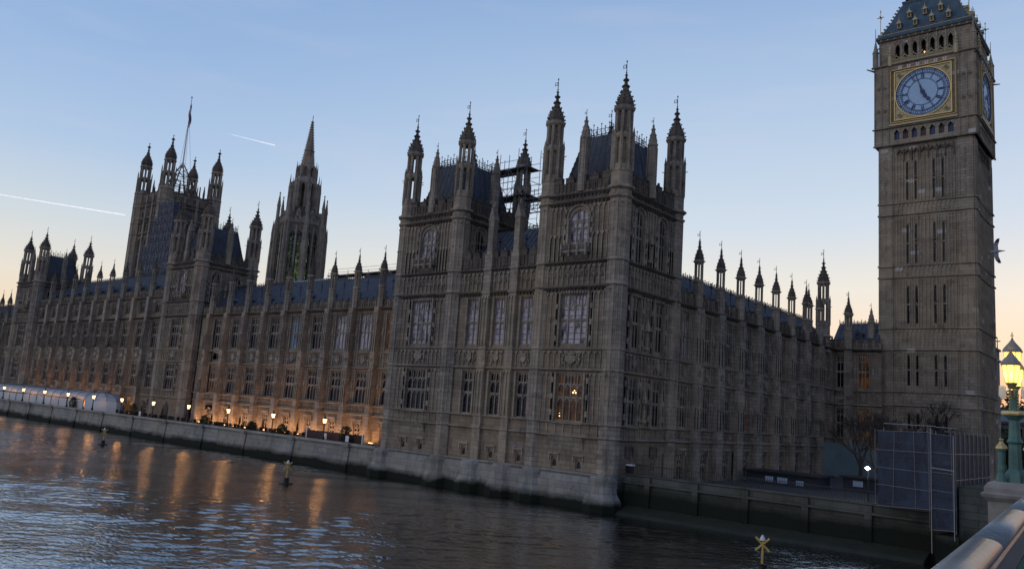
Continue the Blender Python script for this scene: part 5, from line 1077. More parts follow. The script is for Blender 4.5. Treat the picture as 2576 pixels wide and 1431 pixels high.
# ================================================================== CENTRAL OCTAGONAL TOWER
def central_tower():
    t = thing('octagonal_spired_tower', 'slender octagonal stone tower with a pointed spire and green glazed windows, behind the river front', 'tower', (-208, 141, -6))
    cx, cy = -208, 141; r = 6.8; ap = r * math.cos(PI / 8); side = 2 * r * math.sin(PI / 8)
    def octw(rr, z0, z1, holes, mat, nm, depth, tap=None):
        ap_ = rr * math.cos(PI / 8); sd = 2 * rr * math.sin(PI / 8); mb = MB(); mb.wall(-sd / 2, sd / 2, z0, z1, holes, depth=depth); me = mb.mesh(nm, mat); fr = []
        for k in range(8):
            a = k * PI / 4; F = Frame(cx + ap_ * math.cos(a), cy + ap_ * math.sin(a), a + PI / 2); inst(nm, me, t, (F.ox, F.oy, 0), F.rot); fr.append(F)
        return fr, sd
    fr, sd = octw(r, -6, 51.0, [(-1.9, -0.25, 33, 48.5), (0.25, 1.9, 33, 48.5)], 'stone', 'wall', 0.9)
    for k, F in enumerate(fr):
        for x in (-1.075, 1.075):
            me, gs, ld = window_mesh(1.65, 15.5, 2, (0.25, 0.5, 0.75), True, 0.14); o = inst('window', me, t, F.w(x, 0, 33), F.rot)
            if ('gg') not in TC: g_ = MB(); g_.box(-0.8, 0.8, 0.3, 0.33, 0, 15.4); TC['gg'] = g_.mesh('pane', 'green_glass')
            sub('pane', TC['gg'], o)
        rb = MB(); rb.box(-0.28, 0.28, -0.4, 0, 20, 50); ribs(rb, -sd / 2 + 0.3, sd / 2 - 0.3, 48.8, 50.6, 0.5, 0, 0.15); mould(rb, -sd / 2, sd / 2, 50.7, 0, 0.5, 0.5); battlement(rb, -sd / 2, sd / 2, 51, 53.0, 0, 0.4, 1.2); F.part('carved_panels', rb, 'trim', t)
    bt = MB()
    for k in range(8):
        a = PI / 8 + k * PI / 4; bt = MB(); x, y = (r + 0.5) * math.cos(a), (r + 0.5) * math.sin(a)
        bt.lathe(x, y, [(1.0, -6), (0.95, 45), (0.85, 50.5), (0.55, 52), (0.5, 56), (0.6, 56.2), (0.06, 60.5)], 6, a)
        x2, y2 = (r + 1.5) * math.cos(a), (r + 1.5) * math.sin(a); bt.lathe(x2, y2, [(0.5, -6), (0.45, 40), (0.32, 47), (0.4, 47.2), (0.04, 51.5)], 5, a); bt.tube((x2, y2, 44), (x, y, 49), 0.3, n=4); bt.tube((x2, y2, 36), (x, y, 40), 0.3, n=4); bt.blob((x, y, 60.3), 0.3, 5, 1.5)
        part('buttress', bt, 'stone', t, (cx, cy, 0))
    # tapering lantern
    l1 = MB(); l1.lathe(0, 0, [(6.4, 51), (5.6, 53.5), (4.6, 55.5), (4.5, 56.2)]); part('lantern_base', l1, 'dark_trim', t, (cx, cy, 0))
    dm = MB(); dm.box(-0.7, 0.7, -0.5, 1.5, 0, 1.4); dm.prism([(-0.9, 1.4), (0.9, 1.4), (0, 3.0)], -0.6, 1.6); dmm = dm.mesh('lucarne', 'stone')
    for k in range(8): a = k * PI / 4; inst('lucarne', dmm, t, (cx + 5.2 * math.cos(a), cy + 5.2 * math.sin(a), 52.6), a + PI / 2)
    ln = MB(); openwork(ln, 4.1, 56.2, 64.2, pw=0.62); ln.lathe(0, 0, [(4.1, 64), (4.3, 64.4), (3.7, 64.9), (3.3, 66), (3.0, 66.4), (1.5, 66.41)]); openwork(ln, 2.8, 66.4, 69.6, pw=0.5, core=True); ln.lathe(0, 0, [(2.8, 69.4), (3.0, 69.8), (2.2, 70.4)])
    for k in range(8):
        a = PI / 8 + k * PI / 4; x, y = 4.7 * math.cos(a), 4.7 * math.sin(a); ln.lathe(x, y, [(0.42, 52), (0.36, 62), (0.42, 62.1), (0.03, 67)], 5, a); x, y = 3.2 * math.cos(a), 3.2 * math.sin(a); ln.lathe(x, y, [(0.28, 64.5), (0.25, 68.5), (0.02, 71.6)], 5, a)
        for z in (58.6, 61): a2 = a + PI / 8; ln.box(-0.01, 0.01, -0.01, 0.01, z, z + 0.01)
    part('lantern', ln, 'stone', t, (cx, cy, 0))
    sp = MB(); prof = [(2.15, 70.3), (1.45, 75), (0.8, 80), (0.22, 85)]; sp.lathe(0, 0, prof); crockets(sp, prof, 8, PI / 8, 0.2, 0.8); sp.lathe(0, 0, [(1.5, 74.9), (1.7, 75.2), (1.4, 75.5)], cap=False); sp.tube((0, 0, 85), (0, 0, 87.0), 0.12, 0.05, 5); sp.blob((0, 0, 84.6), 0.6, 6, 0.8); sp.blob((0, 0, 86.3), 0.25)
    part('spire', sp, 'stone', t, (cx, cy, 0))
central_tower()
# rest of the palace roofs behind
t = thing('inner_roof_block', 'plain grey roofed inner block glimpsed behind the long river roof', 'building', (-100, 85, -6))
mb = MB(); mb.box(-150, -72, 80, 100, -6, 15); part('wall', mb, 'stone', t); mb = MB(); mb.prismx([(79.5, 15), (90, 18.2), (100.5, 15)], -150, -72); part('roof', mb, 'roof', t)

# ================================================================== SCAFFOLDS
def scaffold(name, label, x0, x1, y0, y1, z0, z1, nx, ny, nz, mat='steel', sheet=None, boards=True, group=None, r=0.05, proud=0.5, sheet_sides='ens'):
    t = thing(name, label, 'scaffold', ((x0 + x1) / 2, (y0 + y1) / 2, z0), group); mb = MB()
    for i in range(nx + 1):
        for j in range(ny + 1):
            if 0 < i < nx and 0 < j < ny: continue
            x = x0 + (x1 - x0) * i / nx; y = y0 + (y1 - y0) * j / ny; mb.tube((x, y, z0), (x, y, z1 + proud * rnd.uniform(0.3, 1.6)), r, n=5)
    for k in range(nz + 1):
        z = z0 + (z1 - z0) * k / nz
        for y in (y0, y1): mb.tube((x0 - 0.3, y, z), (x1 + 0.3, y, z), r, n=5); mb.tube((x0, y, z + 0.9), (x1, y, z + 0.9), r * 0.8, n=4)
        for x in (x0, x1): mb.tube((x, y0 - 0.3, z), (x, y1 + 0.3, z), r, n=5)
        if k < nz:
            for i in range(nx):
                xa = x0 + (x1 - x0) * i / nx; xb = x0 + (x1 - x0) * (i + 1) / nx; zz = z0 + (z1 - z0) * (k + 1) / nz
                if (i + k) % 2: mb.tube((xa, y0, z), (xb, y0, zz), r * 0.8, n=4)
                else: mb.tube((xb, y0, z), (xa, y0, zz), r * 0.8, n=4)
    part('tubes', mb, mat, t)
    if boards:
        for k in (range(1, nz + 1) if boards is True else boards): z = z0 + (z1 - z0) * k / nz; mb = MB(); mb.box(x0, x1, y0 + 0.05, y1 - 0.05, z - 0.1, z - 0.04); part('board_platform', mb, 'plank', t)
    if sheet:
        mb = MB(); e = 0.09; th = 0.02
        mb.box(x0 - e, x1 + e, y0 + e, y0 + e + th, z0, z1 + 0.4); part('sheet', mb, sheet, t)
        if 'n' in sheet_sides: mb = MB(); mb.box(x1 + e, x1 + e + th, y0 - e, y1, z0, z1 + 0.4); part('sheet', mb, sheet, t)
        if 's' in sheet_sides: mb = MB(); mb.box(x0 - e - th, x0 - e, y0 - e, y1, z0, z1 + 0.4); part('sheet', mb, sheet, t)
    return t
scaffold('turret_scaffold', 'open tube scaffold crowding the rear turret between the two near towers', -65.3, -58.2, 69.2, 71.6, 21.5, 28.2, 5, 1, 4, 'dull_steel', r=0.04, proud=1.6, boards=(2, 4))
scaffold('gangway_scaffold', 'narrow scaffold gangway crossing the gap between the two near towers', -58.0, -48.2, 68.6, 70.0, 22.6, 23.9, 6, 1, 1, 'dull_steel', r=0.05, proud=0.8)
scaffold('south_tower_scaffold', 'upper narrow stage of blue netted scaffold on the great south tower', -281.0, -270.5, 130.5, 132.5, 57.7, 63.5, 5, 1, 2, 'dull_steel', 'netting', False, 'netted scaffold stages on the great south tower', r=0.16)
scaffold('south_tower_scaffold', 'middle stage of blue netted scaffold on the great south tower', -283.2, -268.5, 129.8, 132.5, 48.0, 57.5, 7, 1, 3, 'dull_steel', 'netting', False, 'netted scaffold stages on the great south tower', r=0.16)
scaffold('south_tower_scaffold', 'broad lowest stage of blue netted scaffold behind the river roofs', -286.8, -264.5, 129.0, 132.5, 20, 47.8, 9, 1, 7, 'dull_steel', 'netting', False, 'netted scaffold stages on the great south tower', r=0.16)
scaffold('roof_edge_scaffold', 'low scaffold handrail with site cabin beside it on the inner roof', -106, -88.5, 78, 80, 16.4, 19.2, 7, 1, 1, 'steel', None, True, r=0.04)
single('site_cabin', MB().box(-99.5, -91.5, 80.2, 83.5, 16.2, 19.6), 'canvas', 'pale site cabin on the roof between pinnacles, near the scaffold handrail', 'cabin')
single('roof_enclosure', MB().box(-91.2, -88.9, 80.6, 83, 16.2, 21.3), 'canvas', 'tall narrow pale roof enclosure tight against the left edge of the near towers', 'cabin')
mb = MB(); mb.prismx([(80, 17.3), (80, 19.0), (82, 19.7), (84, 19.0), (84, 17.3)], -121, -106.5); single('temporary_roof', mb, 'canvas', 'low white temporary roof at the foot of the octagonal spired tower', 'roof cover')
# sheeted scaffold at the clock tower foot
tk = thing('sheeted_scaffold', 'tall box of blue grey sheeted scaffold standing on the river wall below the clock tower', 'scaffold', (-14.5, 66, -6))
def sheet_box(x0, x1, y0, y1, z0, z1, mat, seams=2.0, lifts=2.0, sides='en'):
    mb = MB(); mb.box(x0, x1, y0 - 0.03, y0, z0, z1); part('sheet', mb, mat, tk)
    fr = MB(); k = 0; x = x0
    while x <= x1 + 0.01: fr.tube((x + rnd.uniform(-.2, .2), y0 - 0.07, z0), (x + rnd.uniform(-.2, .2), y0 - 0.07, z1 + rnd.uniform(0, .6)), 0.016, n=5); fr.tube((x, y0 + 1.3, z0), (x, y0 + 1.3, z1 + 0.2), 0.03, n=5); x += (x1 - x0) / max(1, round((x1 - x0) / 1.15))
    z = z0
    while z <= z1 + 0.01: fr.tube((x0 - 0.1, y0 - 0.1, z + rnd.uniform(-.1, .1)), (x1 + 0.1, y0 - 0.1, z + rnd.uniform(-.1, .1)), 0.014, n=5); fr.tube((x0, y0 + 1.3, z + 0.5), (x1, y0 + 1.3, z + 0.5), 0.03, n=5); z += (z1 - z0) / round((z1 - z0) / 1.2)
    part('tubes', fr, 'steel', tk)
    bo = MB(); z = z0
    while z <= z1: bo.box(x0 + 0.05, x1 - 0.05, y0 + 0.2, y0 + 1.4, z - 0.12, z); z += (z1 - z0) / round((z1 - z0) / 1.9)
    part('board_platform', bo, 'plank', tk)
sheet_box(-16.9, -13.55, 60.15, 72, -4.7, 0.35, 'sheet'); sheet_box(-13.5, -12.2, 60.0, 72, -5.8, 0.3, 'sheet')
mb = MB(); mb.box(-12.2, -12.17, 60.0, 71.9, -5.8, 0.45); part('sheet', mb, 'brown_sheet', tk)
mb = MB()
for k in range(9): y = 60.2 + k * 1.45; mb.tube((-12.12, y, -6), (-12.12, y, 0.6), 0.035, n=5)
for z in (-4.4, -2.6, -0.9): mb.tube((-12.12, 60, z), (-12.12, 72, z), 0.03, n=5)
mb.tube((-13.5, 59.85, -7.4), (-13.5, 59.85, 0.7), 0.03, n=6); mb.tube((-12.15, 59.85, -6.4), (-12.15, 59.85, 0.2), 0.035, n=6); mb.tube((-13.5, 59.85, -1.9), (-12.1, 59.85, -2.0), 0.04, n=5); part('tubes', mb, 'steel', tk)
mb = MB(); mb.box(-16.95, -16.92, 60.2, 72, -4.7, 0.35); part('sheet', mb, 'brown_sheet', tk)

# ================================================================== NORTH RIVER WALL, GARDEN, RAILINGS
t = thing('garden_river_wall', 'dark stepped river wall running right from the corner tower to the bridge', 'river wall', (-20, 62, WZ))
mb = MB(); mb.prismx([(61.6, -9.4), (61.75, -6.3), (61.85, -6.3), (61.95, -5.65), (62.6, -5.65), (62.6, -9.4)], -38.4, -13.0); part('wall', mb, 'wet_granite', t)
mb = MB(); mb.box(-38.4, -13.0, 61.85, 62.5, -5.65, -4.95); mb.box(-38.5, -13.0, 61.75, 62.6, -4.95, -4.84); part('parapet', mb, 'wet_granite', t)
mb = MB(); mb.box(-38.4, -13.0, 61.5, 61.74, -5.62, -5.45); part('ledge', mb, 'wet_granite', t)
for x in (-36, -31.5, -27.2, -22.5, -18): mb = MB(); mb.box(x - 0.25, x + 0.25, 61.55, 61.84, -8, -5.0); part('pier', mb, 'wet_granite', t)
mb = MB(); mb.prismx([(57.5, -9.4), (60, -7.95), (61.7, -7.5), (61.7, -9.4)], -38, -14); single('foreshore', mb, 'mud', 'dark algae covered ledge at the foot of the garden river wall', 'ledge')
t = thing('iron_railing', 'black iron railing along the garden wall with taller gate posts', 'railing', (-30, 63, -5.9))
mb = MB(); x = -38.0
while x < -16.9: mb.tube((x, 63, -5.9), (x, 63, -4.0), 0.022, n=4); x += 0.16
mb.tube((-38, 63, -4.1), (-17, 63, -4.1), 0.03, n=4); mb.tube((-38, 63, -5.2), (-17, 63, -5.2), 0.03, n=4); part('bars', mb, 'iron', t)
for x in (-35.4, -33.2, -31.0, -28.6): mb = MB(); mb.box(x - 0.05, x + 0.05, 62.95, 63.05, -5.9, -2.9); part('post', mb, 'iron', t)
# garden buildings
def cabin(name, label, x0, x1, y0, y1, z1, wins, group=None):
    t = thing(name, label, 'cabin', ((x0 + x1) / 2, y0, -6)); mb = MB(); mb.box(x0, x1, y0, y1, -6, z1); part('wall', mb, 'dark_cabin', t); mb = MB(); mb.box(x0 - 0.3, x1 + 0.3, y0 - 0.3, y1 + 0.3, z1 + 0.01, z1 + 0.2); part('roof', mb, 'iron', t)
    for a, b, c, d in wins:
        mb = MB(); mb.box(a, b, y0 - 0.06, y0 - 0.02, c, d); o = part('window', mb, 'canvas_roof', t)
        g_ = MB(); n = 4; wd = (b - a) / n
        for k in range(n): g_.box(a + wd * k + 0.05, a + wd * (k + 1) - 0.02, y0 - 0.075, y0 - 0.062, c + 0.05, d - 0.05)
        sub('pane', g_.mesh('pane', M['cabin_glass']), o)
M['dark_cabin'] = material('dark_blue_cabin_paint', (0.02, 0.03, 0.05), 0.7)
M['cabin_glass'] = material('cold_lit_glass', (0.05, 0.07, 0.10), 0.2, emit=(0.35, 0.5, 0.9), estr=0.12)
cabin('garden_cabin', 'long low dark garden cabin with small white framed windows behind the railing', -37, -29.5, 84, 88, -4.75, [(-34.9, -34.0, -5.6, -5.05), (-33.6, -32.5, -5.65, -5.05), (-31.6, -30.8, -5.7, -5.2)])
cabin('garden_cabin', 'smaller dark garden cabin with one white framed window, in front of the pale hoarding', -28.2, -24, 88, 91, -4.6, [(-27.2, -26.2, -5.4, -4.8)])
mb = MB(); mb.box(-38.6, -27.5, 112, 112.15, -6, -1.4); single('site_hoarding', mb, 'cream_wall', 'pale blue grey hoarding behind the bare tree at the foot of the clock tower', 'hoarding')
def hedge(name, label, cx, cy, z0, rx, ry, h, n, mat='bush', s=0.12, seed=1, group=None, cat='shrub'):
    r = random.Random(seed); t = thing(name, label, cat, (cx, cy, z0), group); mb = MB()
    for k in range(n):
        u, v = r.uniform(0, 2 * PI), r.random() ** 0.4; w_ = r.random(); rr = math.sqrt(max(0, 1 - (2 * w_ - 0.9) ** 2 * 0.8)) * v * r.uniform(0.8, 1.1)
        p = Vector((cx + rx * rr * math.cos(u), cy + ry * rr * math.sin(u), z0 + h * w_)); d = Vector((r.uniform(-1, 1), r.uniform(-1, 1), r.uniform(-1, 1))) * s; e = Vector((r.uniform(-1, 1), r.uniform(-1, 1), r.uniform(-1, 1))) * s
        mb.add([p, p + d, p + d + e, p + e], [(0, 1, 2, 3)])
    part('foliage', mb, mat, t); st = MB(); st.tube((cx, cy, z0), (cx, cy, z0 + h * 0.7), 0.06, 0.03, 5); part('stem', st, 'bark', t); return t
def bare_tree(label, x, y, z0, h, seed, spread=0.5, depth=6, group='leafless trees below the clock tower', r0=0.30):
    r = random.Random(seed); t = thing('bare_tree', label, 'tree', (x, y, z0), group); tr = MB(); tw = MB()
    def grow(p, d, L_, rad, n):
        q = p + d * L_; (tr if n >= depth - 1 else tw).tube(p, q, rad, rad * 0.68, 6 if n > 2 else 3)
        if n == 0: return
        for k in range(3 if n > 1 else 4):
            a = Vector((r.uniform(-1, 1), r.uniform(-1, 1), r.uniform(-0.35, 0.8))) * spread; dd = (d + a).normalized(); grow(q, dd, L_ * r.uniform(0.68, 0.9), max(0.013, rad * 0.6), n - 1)
    grow(Vector((x, y, z0)), Vector((r.uniform(-.1, .1), 0, 1)).normalized(), h * 0.24, r0, depth)
    part('trunk', tr, 'bark', t); part('crown', tw, 'bark', t)
bare_tree('near leafless tree with the white floodlight glowing at its trunk', -21.9, 80, -6, 8.4, 3, 0.75, 6)
bare_tree('leafless tree standing behind the floodlit one, reaching the lamplit windows', -29.5, 98, -6, 9.5, 5, 0.7, 6)
bare_tree('brown twiggy leafless tree spreading across the clock tower base', -25.5, 112, -6, 10.5, 8, 0.65, 6)
t = thing('floodlight', 'bright white floodlight on a short pole under the near leafless tree', 'floodlight', (-22.2, 76, -6))
mb = MB(); mb.tube((-22.2, 76, -6), (-22.2, 76, -3.0), 0.05, n=6); part('pole', mb, 'iron', t); mb = MB(); mb.blob((-22.2, 75.85, -2.95), 0.24, 8, 0.7); part('lamp', mb, 'white_lamp', t)
light(t, 'POINT', (-22.2, 75.4, -2.9), 120, (1, 0.9, 0.75), 0.15)
t = thing('wall_top_light_box', 'small white capped box on the railing at the foot of the corner tower', 'light fitting', (-38.2, 62.3, -4.8))
mb = MB(); mb.box(-38.5, -37.9, 62.1, 62.5, -4.84, -4.2); part('housing', mb, 'iron', t); mb = MB(); mb.box(-38.45, -37.8, 62.0, 62.5, -4.18, -4.05); part('lid', mb, 'white', t)

# ================================================================== TERRACE FURNITURE
def lamp_post():
    post = MB(); post.lathe(0, 0, [(0.2, 0), (0.2, 0.25), (0.11, 0.4), (0.08, 0.9), (0.07, 1.7), (0.12, 1.8), (0.16, 1.9)], 8); post.tube((-0.28, 0, 1.72), (0.28, 0, 1.72), 0.03, n=5)
    gl = MB(); gl.lathe(0, 0, [(0.15, 1.92), (0.26, 2.4), (0.2, 2.46)], 6)
    cp = MB(); cp.lathe(0, 0, [(0.29, 2.42), (0.26, 2.5), (0.1, 2.68), (0.05, 2.8), (0.02, 2.95)], 6); cp.blob((0, 0, 2.95), 0.06)
    for k in range(6): a = PI / 6 + k * PI / 3; cp.tube((0.155 * math.cos(a), 0.155 * math.sin(a), 1.92), (0.265 * math.cos(a), 0.265 * math.sin(a), 2.42), 0.012, n=3)
    return post.mesh('post', 'iron'), gl.mesh('lantern_glass', 'lampglass'), cp.mesh('lantern_cap', 'iron')
lp = lamp_post()
ordn = ['first', 'second', 'third', 'fourth', 'fifth', 'sixth', 'seventh', 'eighth', 'ninth', 'tenth', 'eleventh', 'twelfth']
where = ['nearest lit terrace lamp, in front of the dark red fence near the pavilion tower', 'lit terrace lamp second from the near towers, before the floodlit windows', 'lit terrace lamp third from the near towers', 'lit terrace lamp fourth from the near towers, right of the arched doorway', 'lit terrace lamp just left of the arched doorway under the central tower', 'lit terrace lamp right of the marquee, beside a dark shrub', 'lit terrace lamp in front of the rounded near end of the marquee', 'lit terrace lamp where the striped end bay of the marquee begins', 'lit terrace lamp in front of the long pale marquee, fourth from the left edge', 'lit terrace lamp in front of the long pale marquee, second from the left edge', 'lit terrace lamp at the very left edge of the picture']
where[8] = 'lit terrace lamp in front of the long pale marquee, third from the left edge'; where[7] = 'lit terrace lamp at the striped end bay of the marquee, fourth from the left edge'
for k in range(11):
    x = -79.4 - 10.72 * k; t = thing('terrace_lamp', where[k], 'lamp', (x, 60.15, -5.12), 'lamps along the terrace wall')
    for nm, me in zip(('post', 'lantern_glass', 'lantern_cap'), lp): sub(nm, me, t)
    light(t, 'POINT', (0, 0, 2.2), 70, (1.0, 0.46, 0.16), 0.16, world=False)
# floodlights at the wall foot, one per bay
fx = MB(); fx.box(-0.35, 0.35, -0.14, 0.14, 0, 0.22); fxm = fx.mesh('housing', 'iron'); fl = MB(); fl.box(-0.32, 0.32, -0.12, 0.12, 0.225, 0.3); flm = fl.mesh('lens', 'uplamp')
bays = [-71.5 - 5.17 * k for k in range(10)]; bays2 = [-191.1 + 5.76 * k for k in range(10)]
n_ = 0
for bx, cnt in [(b_, 'near') for b_ in bays] + [(b_, 'far') for b_ in bays2]:
    n_ += 1
    if cnt == 'far' and bx > -140: continue
    for sx in (-1, 1):
        x = bx + sx * 1.35
        t = thing('wall_floodlight', 'small glowing amber uplighter at the foot of the %s river range wall' % ('near' if cnt == 'near' else 'marquee side'), 'uplighter', (x, YF - 0.62, -5.6), 'uplighters at the foot of the %s range' % ('near' if cnt == 'near' else 'centre'))
        sub('housing', fxm, t); sub('lens', flm, t)
        light(t, 'SPOT', (0, -0.9, 0.3), 220 if cnt == 'near' else 420, (1.0, 0.50, 0.23), 0.2, (PI - 0.62, 0, 0), False, math.radians(150))
for k, x in enumerate([-191.1 + 5.76 * q for q in range(8)]):
    t = thing('ledge_floodlight', 'amber floodlight hidden behind the marquee roof, washing the storey above it', 'uplighter', (x, YF - 0.9, -3.2), 'floodlights behind the marquee roof')
    sub('housing', fxm, t); sub('lens', flm, t); light(t, 'SPOT', (0, -0.2, 0.4), 800, (1.0, 0.46, 0.2), 0.15, (PI - 0.35, 0, 0), False, math.radians(150))
# marquee
t = thing('marquee', 'long pale marquee with a clear walled front and rounded striped near end on the terrace', 'marquee', (-165, 63.5, -6))
def arc(y0, y1, z0, z1, n=8): return [(y0 + (y1 - y0) * (1 - math.cos(PI * k / n)) / 2, z0 + (z1 - z0) * math.sin(PI * k / n) ** 0.8) for k in range(n + 1)]
ap = arc(61.2, 66.3, -3.6, -2.1)
mb = MB(); n = len(ap)
mb.add([(x, y, z) for x in (-215, -149.5) for y, z in ap], [(k, k + 1, n + k + 1, n + k) for k in range(n - 1)]); part('roof', mb, 'canvas_roof', t)
mb = MB()
for x in [-215 + 3.6 * k for k in range(19)]:
    for (a, b), (c, d) in zip(ap, ap[1:]): mb.tube((x, a, b + 0.02), (x, c, d + 0.02), 0.05, n=4)
    mb.tube((x, 61.2, -6), (x, 61.2, -3.6), 0.06, n=4)
mb.tube((-215, 61.2, -3.6), (-149.5, 61.2, -3.6), 0.09, n=4); part('frame', mb, 'iron', t)
mb = MB(); 
for k in range(18): x = -215 + 3.6 * k; mb.box(x + 0.15, x + 3.45, 61.22, 61.25, -5.9, -3.75)
part('wall_panels', mb, 'canvas', t)
mb = MB(); vs = []; m = 7       # rounded end as half dome in plan
for j in range(m + 1):
    u = PI * j / m; cy_, ry = 63.75, 2.55
    for (yy, zz) in ((1.0, -3.6), (0.92, -2.95), (0.6, -2.3), (0.05, -2.02)): vs.append((-149.5 + 8.2 * math.sin(u) * yy, cy_ - ry * math.cos(u) * yy, zz))
fs = [(j * 4 + i, (j + 1) * 4 + i, (j + 1) * 4 + i + 1, j * 4 + i + 1) for j in range(m) for i in range(3)]; mb.add(vs, fs); part('end_roof', mb, 'canvas_roof', t)
rb = MB()
for j in range(m + 1):
    for i in range(3): rb.tube(vs[j * 4 + i], vs[j * 4 + i + 1], 0.05, n=4)
part('end_ribs', rb, 'iron', t)
mb = MB(); 
for j in range(m): a, b = vs[j * 4], vs[(j + 1) * 4]; mb.add([(a[0], a[1], -6), (b[0], b[1], -6), (b[0], b[1], -3.6), (a[0], a[1], -3.6)], [(0, 1, 2, 3)])
part('end_wall', mb, 'canvas', t)
# clutter along the parapet: shrubs, tables, fence
r = random.Random(11)
shrub_at = [(-76.6, 1.7, 'round dark shrub in front of the red fence, nearest the pavilion tower'), (-89.5, 1.0, 'low green shrub by the second nearest terrace lamp'), (-96.5, 0.9, 'dark tub shrub between the second and third nearest terrace lamps'), (-108.5, 1.1, 'small dark shrub just right of the fourth nearest lamp'), (-131, 1.6, 'rounded black shrub beside the lamp right of the marquee'), (-153.5, 1.7, 'clipped green shrub standing against the marquee front')]
for i, (x, h, lb) in enumerate(shrub_at): hedge('terrace_shrub', lb, x, 61.2 if x > -140 else 60.8, -5.6, 0.9 + 0.2 * h, 0.5, h + 0.6, 500, seed=20 + i, s=0.16)
t = thing('terrace_fence', 'dark red board fence beside the terrace lamp nearest the pavilion tower', 'fence', (-79, 61.5, -5.6))
mb = MB()
for k in range(36): x = -84.5 + 0.3 * k; mb.box(x, x + 0.27, 61.5, 61.55, -5.9, -4.25 + 0.04 * math.sin(k * 2.1))
part('boards', mb, 'plum', t); mb = MB(); mb.box(-84.6, -84.45, 61.4, 61.6, -5.9, -3.9); mb.box(-73.8, -73.65, 61.4, 61.6, -5.9, -4.1); part('post', mb, 'white', t)
def tbl():
    a = MB(); a.lathe(0, 0, [(0.5, 0.72), (0.5, 0.76)], 10); b_ = MB(); b_.tube((0, 0, 0), (0, 0, 0.72), 0.05, n=6); b_.lathe(0, 0, [(0.3, 0), (0.3, 0.04)], 8); return a.mesh('tabletop', 'iron'), b_.mesh('pedestal', 'iron')
def chr_():
    a = MB(); a.box(-0.22, 0.22, -0.22, 0.22, 0.43, 0.47); b_ = MB(); b_.box(-0.22, 0.22, 0.18, 0.22, 0.5, 0.95); l_ = MB()
    for x in (-0.19, 0.19):
        for y in (-0.19, 0.19): l_.tube((x, y, 0), (x, y, 0.43), 0.02, n=4)
    return a.mesh('seat', 'iron'), b_.mesh('backrest', 'iron'), l_.mesh('legs', 'iron')
def para():
    a = MB(); a.tube((0, 0, 0), (0, 0, 2.0), 0.03, n=5); b_ = MB(); b_.lathe(0, 0, [(0.08, 1.0), (0.17, 1.25), (0.1, 1.9), (0.02, 2.05)], 7); return a.mesh('pole', 'iron'), b_.mesh('folded_canopy', 'plum')
TB, CH, PA = tbl(), chr_(), para()
xs = [-86.2 - 1.75 * k for k in range(30)]
for i, x in enumerate(xs):
    y = 61.3 + r.uniform(0, 0.5); x += r.uniform(-.3, .3)
    t = thing('terrace_table', 'small round dark table behind the terrace parapet', 'table', (x, y, -5.6), 'dark tables and chairs along the terrace')
    sub('tabletop', TB[0], t); sub('pedestal', TB[1], t)
    for sx in (-0.75, 0.75):
        c_ = thing('terrace_chair', 'dark metal chair drawn up to a round table behind the terrace parapet', 'chair', (x + sx, y, -5.6), 'dark chairs along the terrace'); c_.rotation_euler[2] = PI / 2 * (-1 if sx > 0 else 1) + r.uniform(-.4, .4)
        for nm, me in zip(('seat', 'backrest', 'legs'), CH): sub(nm, me, c_)
    if i % 4 == 1:
        t = thing('folded_parasol', 'folded dark parasol among the terrace tables', 'parasol', (x + 1.2, y, -5.6), 'folded parasols on the terrace')
        sub('pole', PA[0], t); sub('folded_canopy', PA[1], t)
for x, lb in ((-75.6, 'small pale sign board near the round shrub by the pavilion tower'), (-79.8, 'small grey sign board in front of the red fence'), (-127.5, 'small white sign board left of the arched doorway')):
    mb = MB(); mb.box(x - 0.3, x + 0.3, 60.7, 60.74, -5.1, -4.4); mb.box(x - 0.03, x + 0.03, 60.74, 60.8, -5.9, -4.4); single('sign_board', mb, 'white', lb, 'sign')
mb = MB(); mb.box(-131.0, -129.4, 66.1, 66.2, -6, -3.6); mb.prism([(-131.0, -3.6), (-129.4, -3.6), (-130.2, -2.7)], 66.1, 66.2); part('doorway', mb, 'iron', tD)

# ================================================================== RIVER MARKERS
def marker(label, x, y, s=1.0):
    t = thing('river_marker', label, 'marker buoy', (x, y, WZ), 'yellow cross topped river markers')
    mb = MB(); mb.lathe(0, 0, [(0.5, -0.1), (0.5, 0.08), (0.2, 0.1), (0.2, 0.4), (0.24, 0.45), (0.1, 0.47)], 10); sub('float', mb.mesh('float', 'iron'), t)
    mb = MB(); mb.tube((0, 0, 0.42), (0.02, 0, 1.45), 0.06, 0.05, 6); sub('pole', mb.mesh('pole', 'yellow'), t)
    mb = MB(); mb.tube((-0.30, 0, 1.02), (0.30, 0, 1.58), 0.055, n=5); mb.tube((0.30, 0, 1.02), (-0.30, 0, 1.6), 0.055, n=5); sub('cross', mb.mesh('cross', 'yellow'), t)
    mb = MB(); mb.lathe(0, 0, [(0.14, 1.48), (0.12, 1.56), (0.03, 1.72)], 8); sub('cap', mb.mesh('cap', 'white'), t); t.rotation_euler[2] = math.atan2(y, x) - PI / 2; t.scale = (1.25, 1.25, 1.25)
marker('yellow cross topped river marker at the centre left of the water', -63.5, 44.5); marker('distant yellow cross topped river marker at the far left of the water', -107.4, 46.9); marker('yellow cross topped river marker cut by the bottom picture edge', -18.9, 45.3)

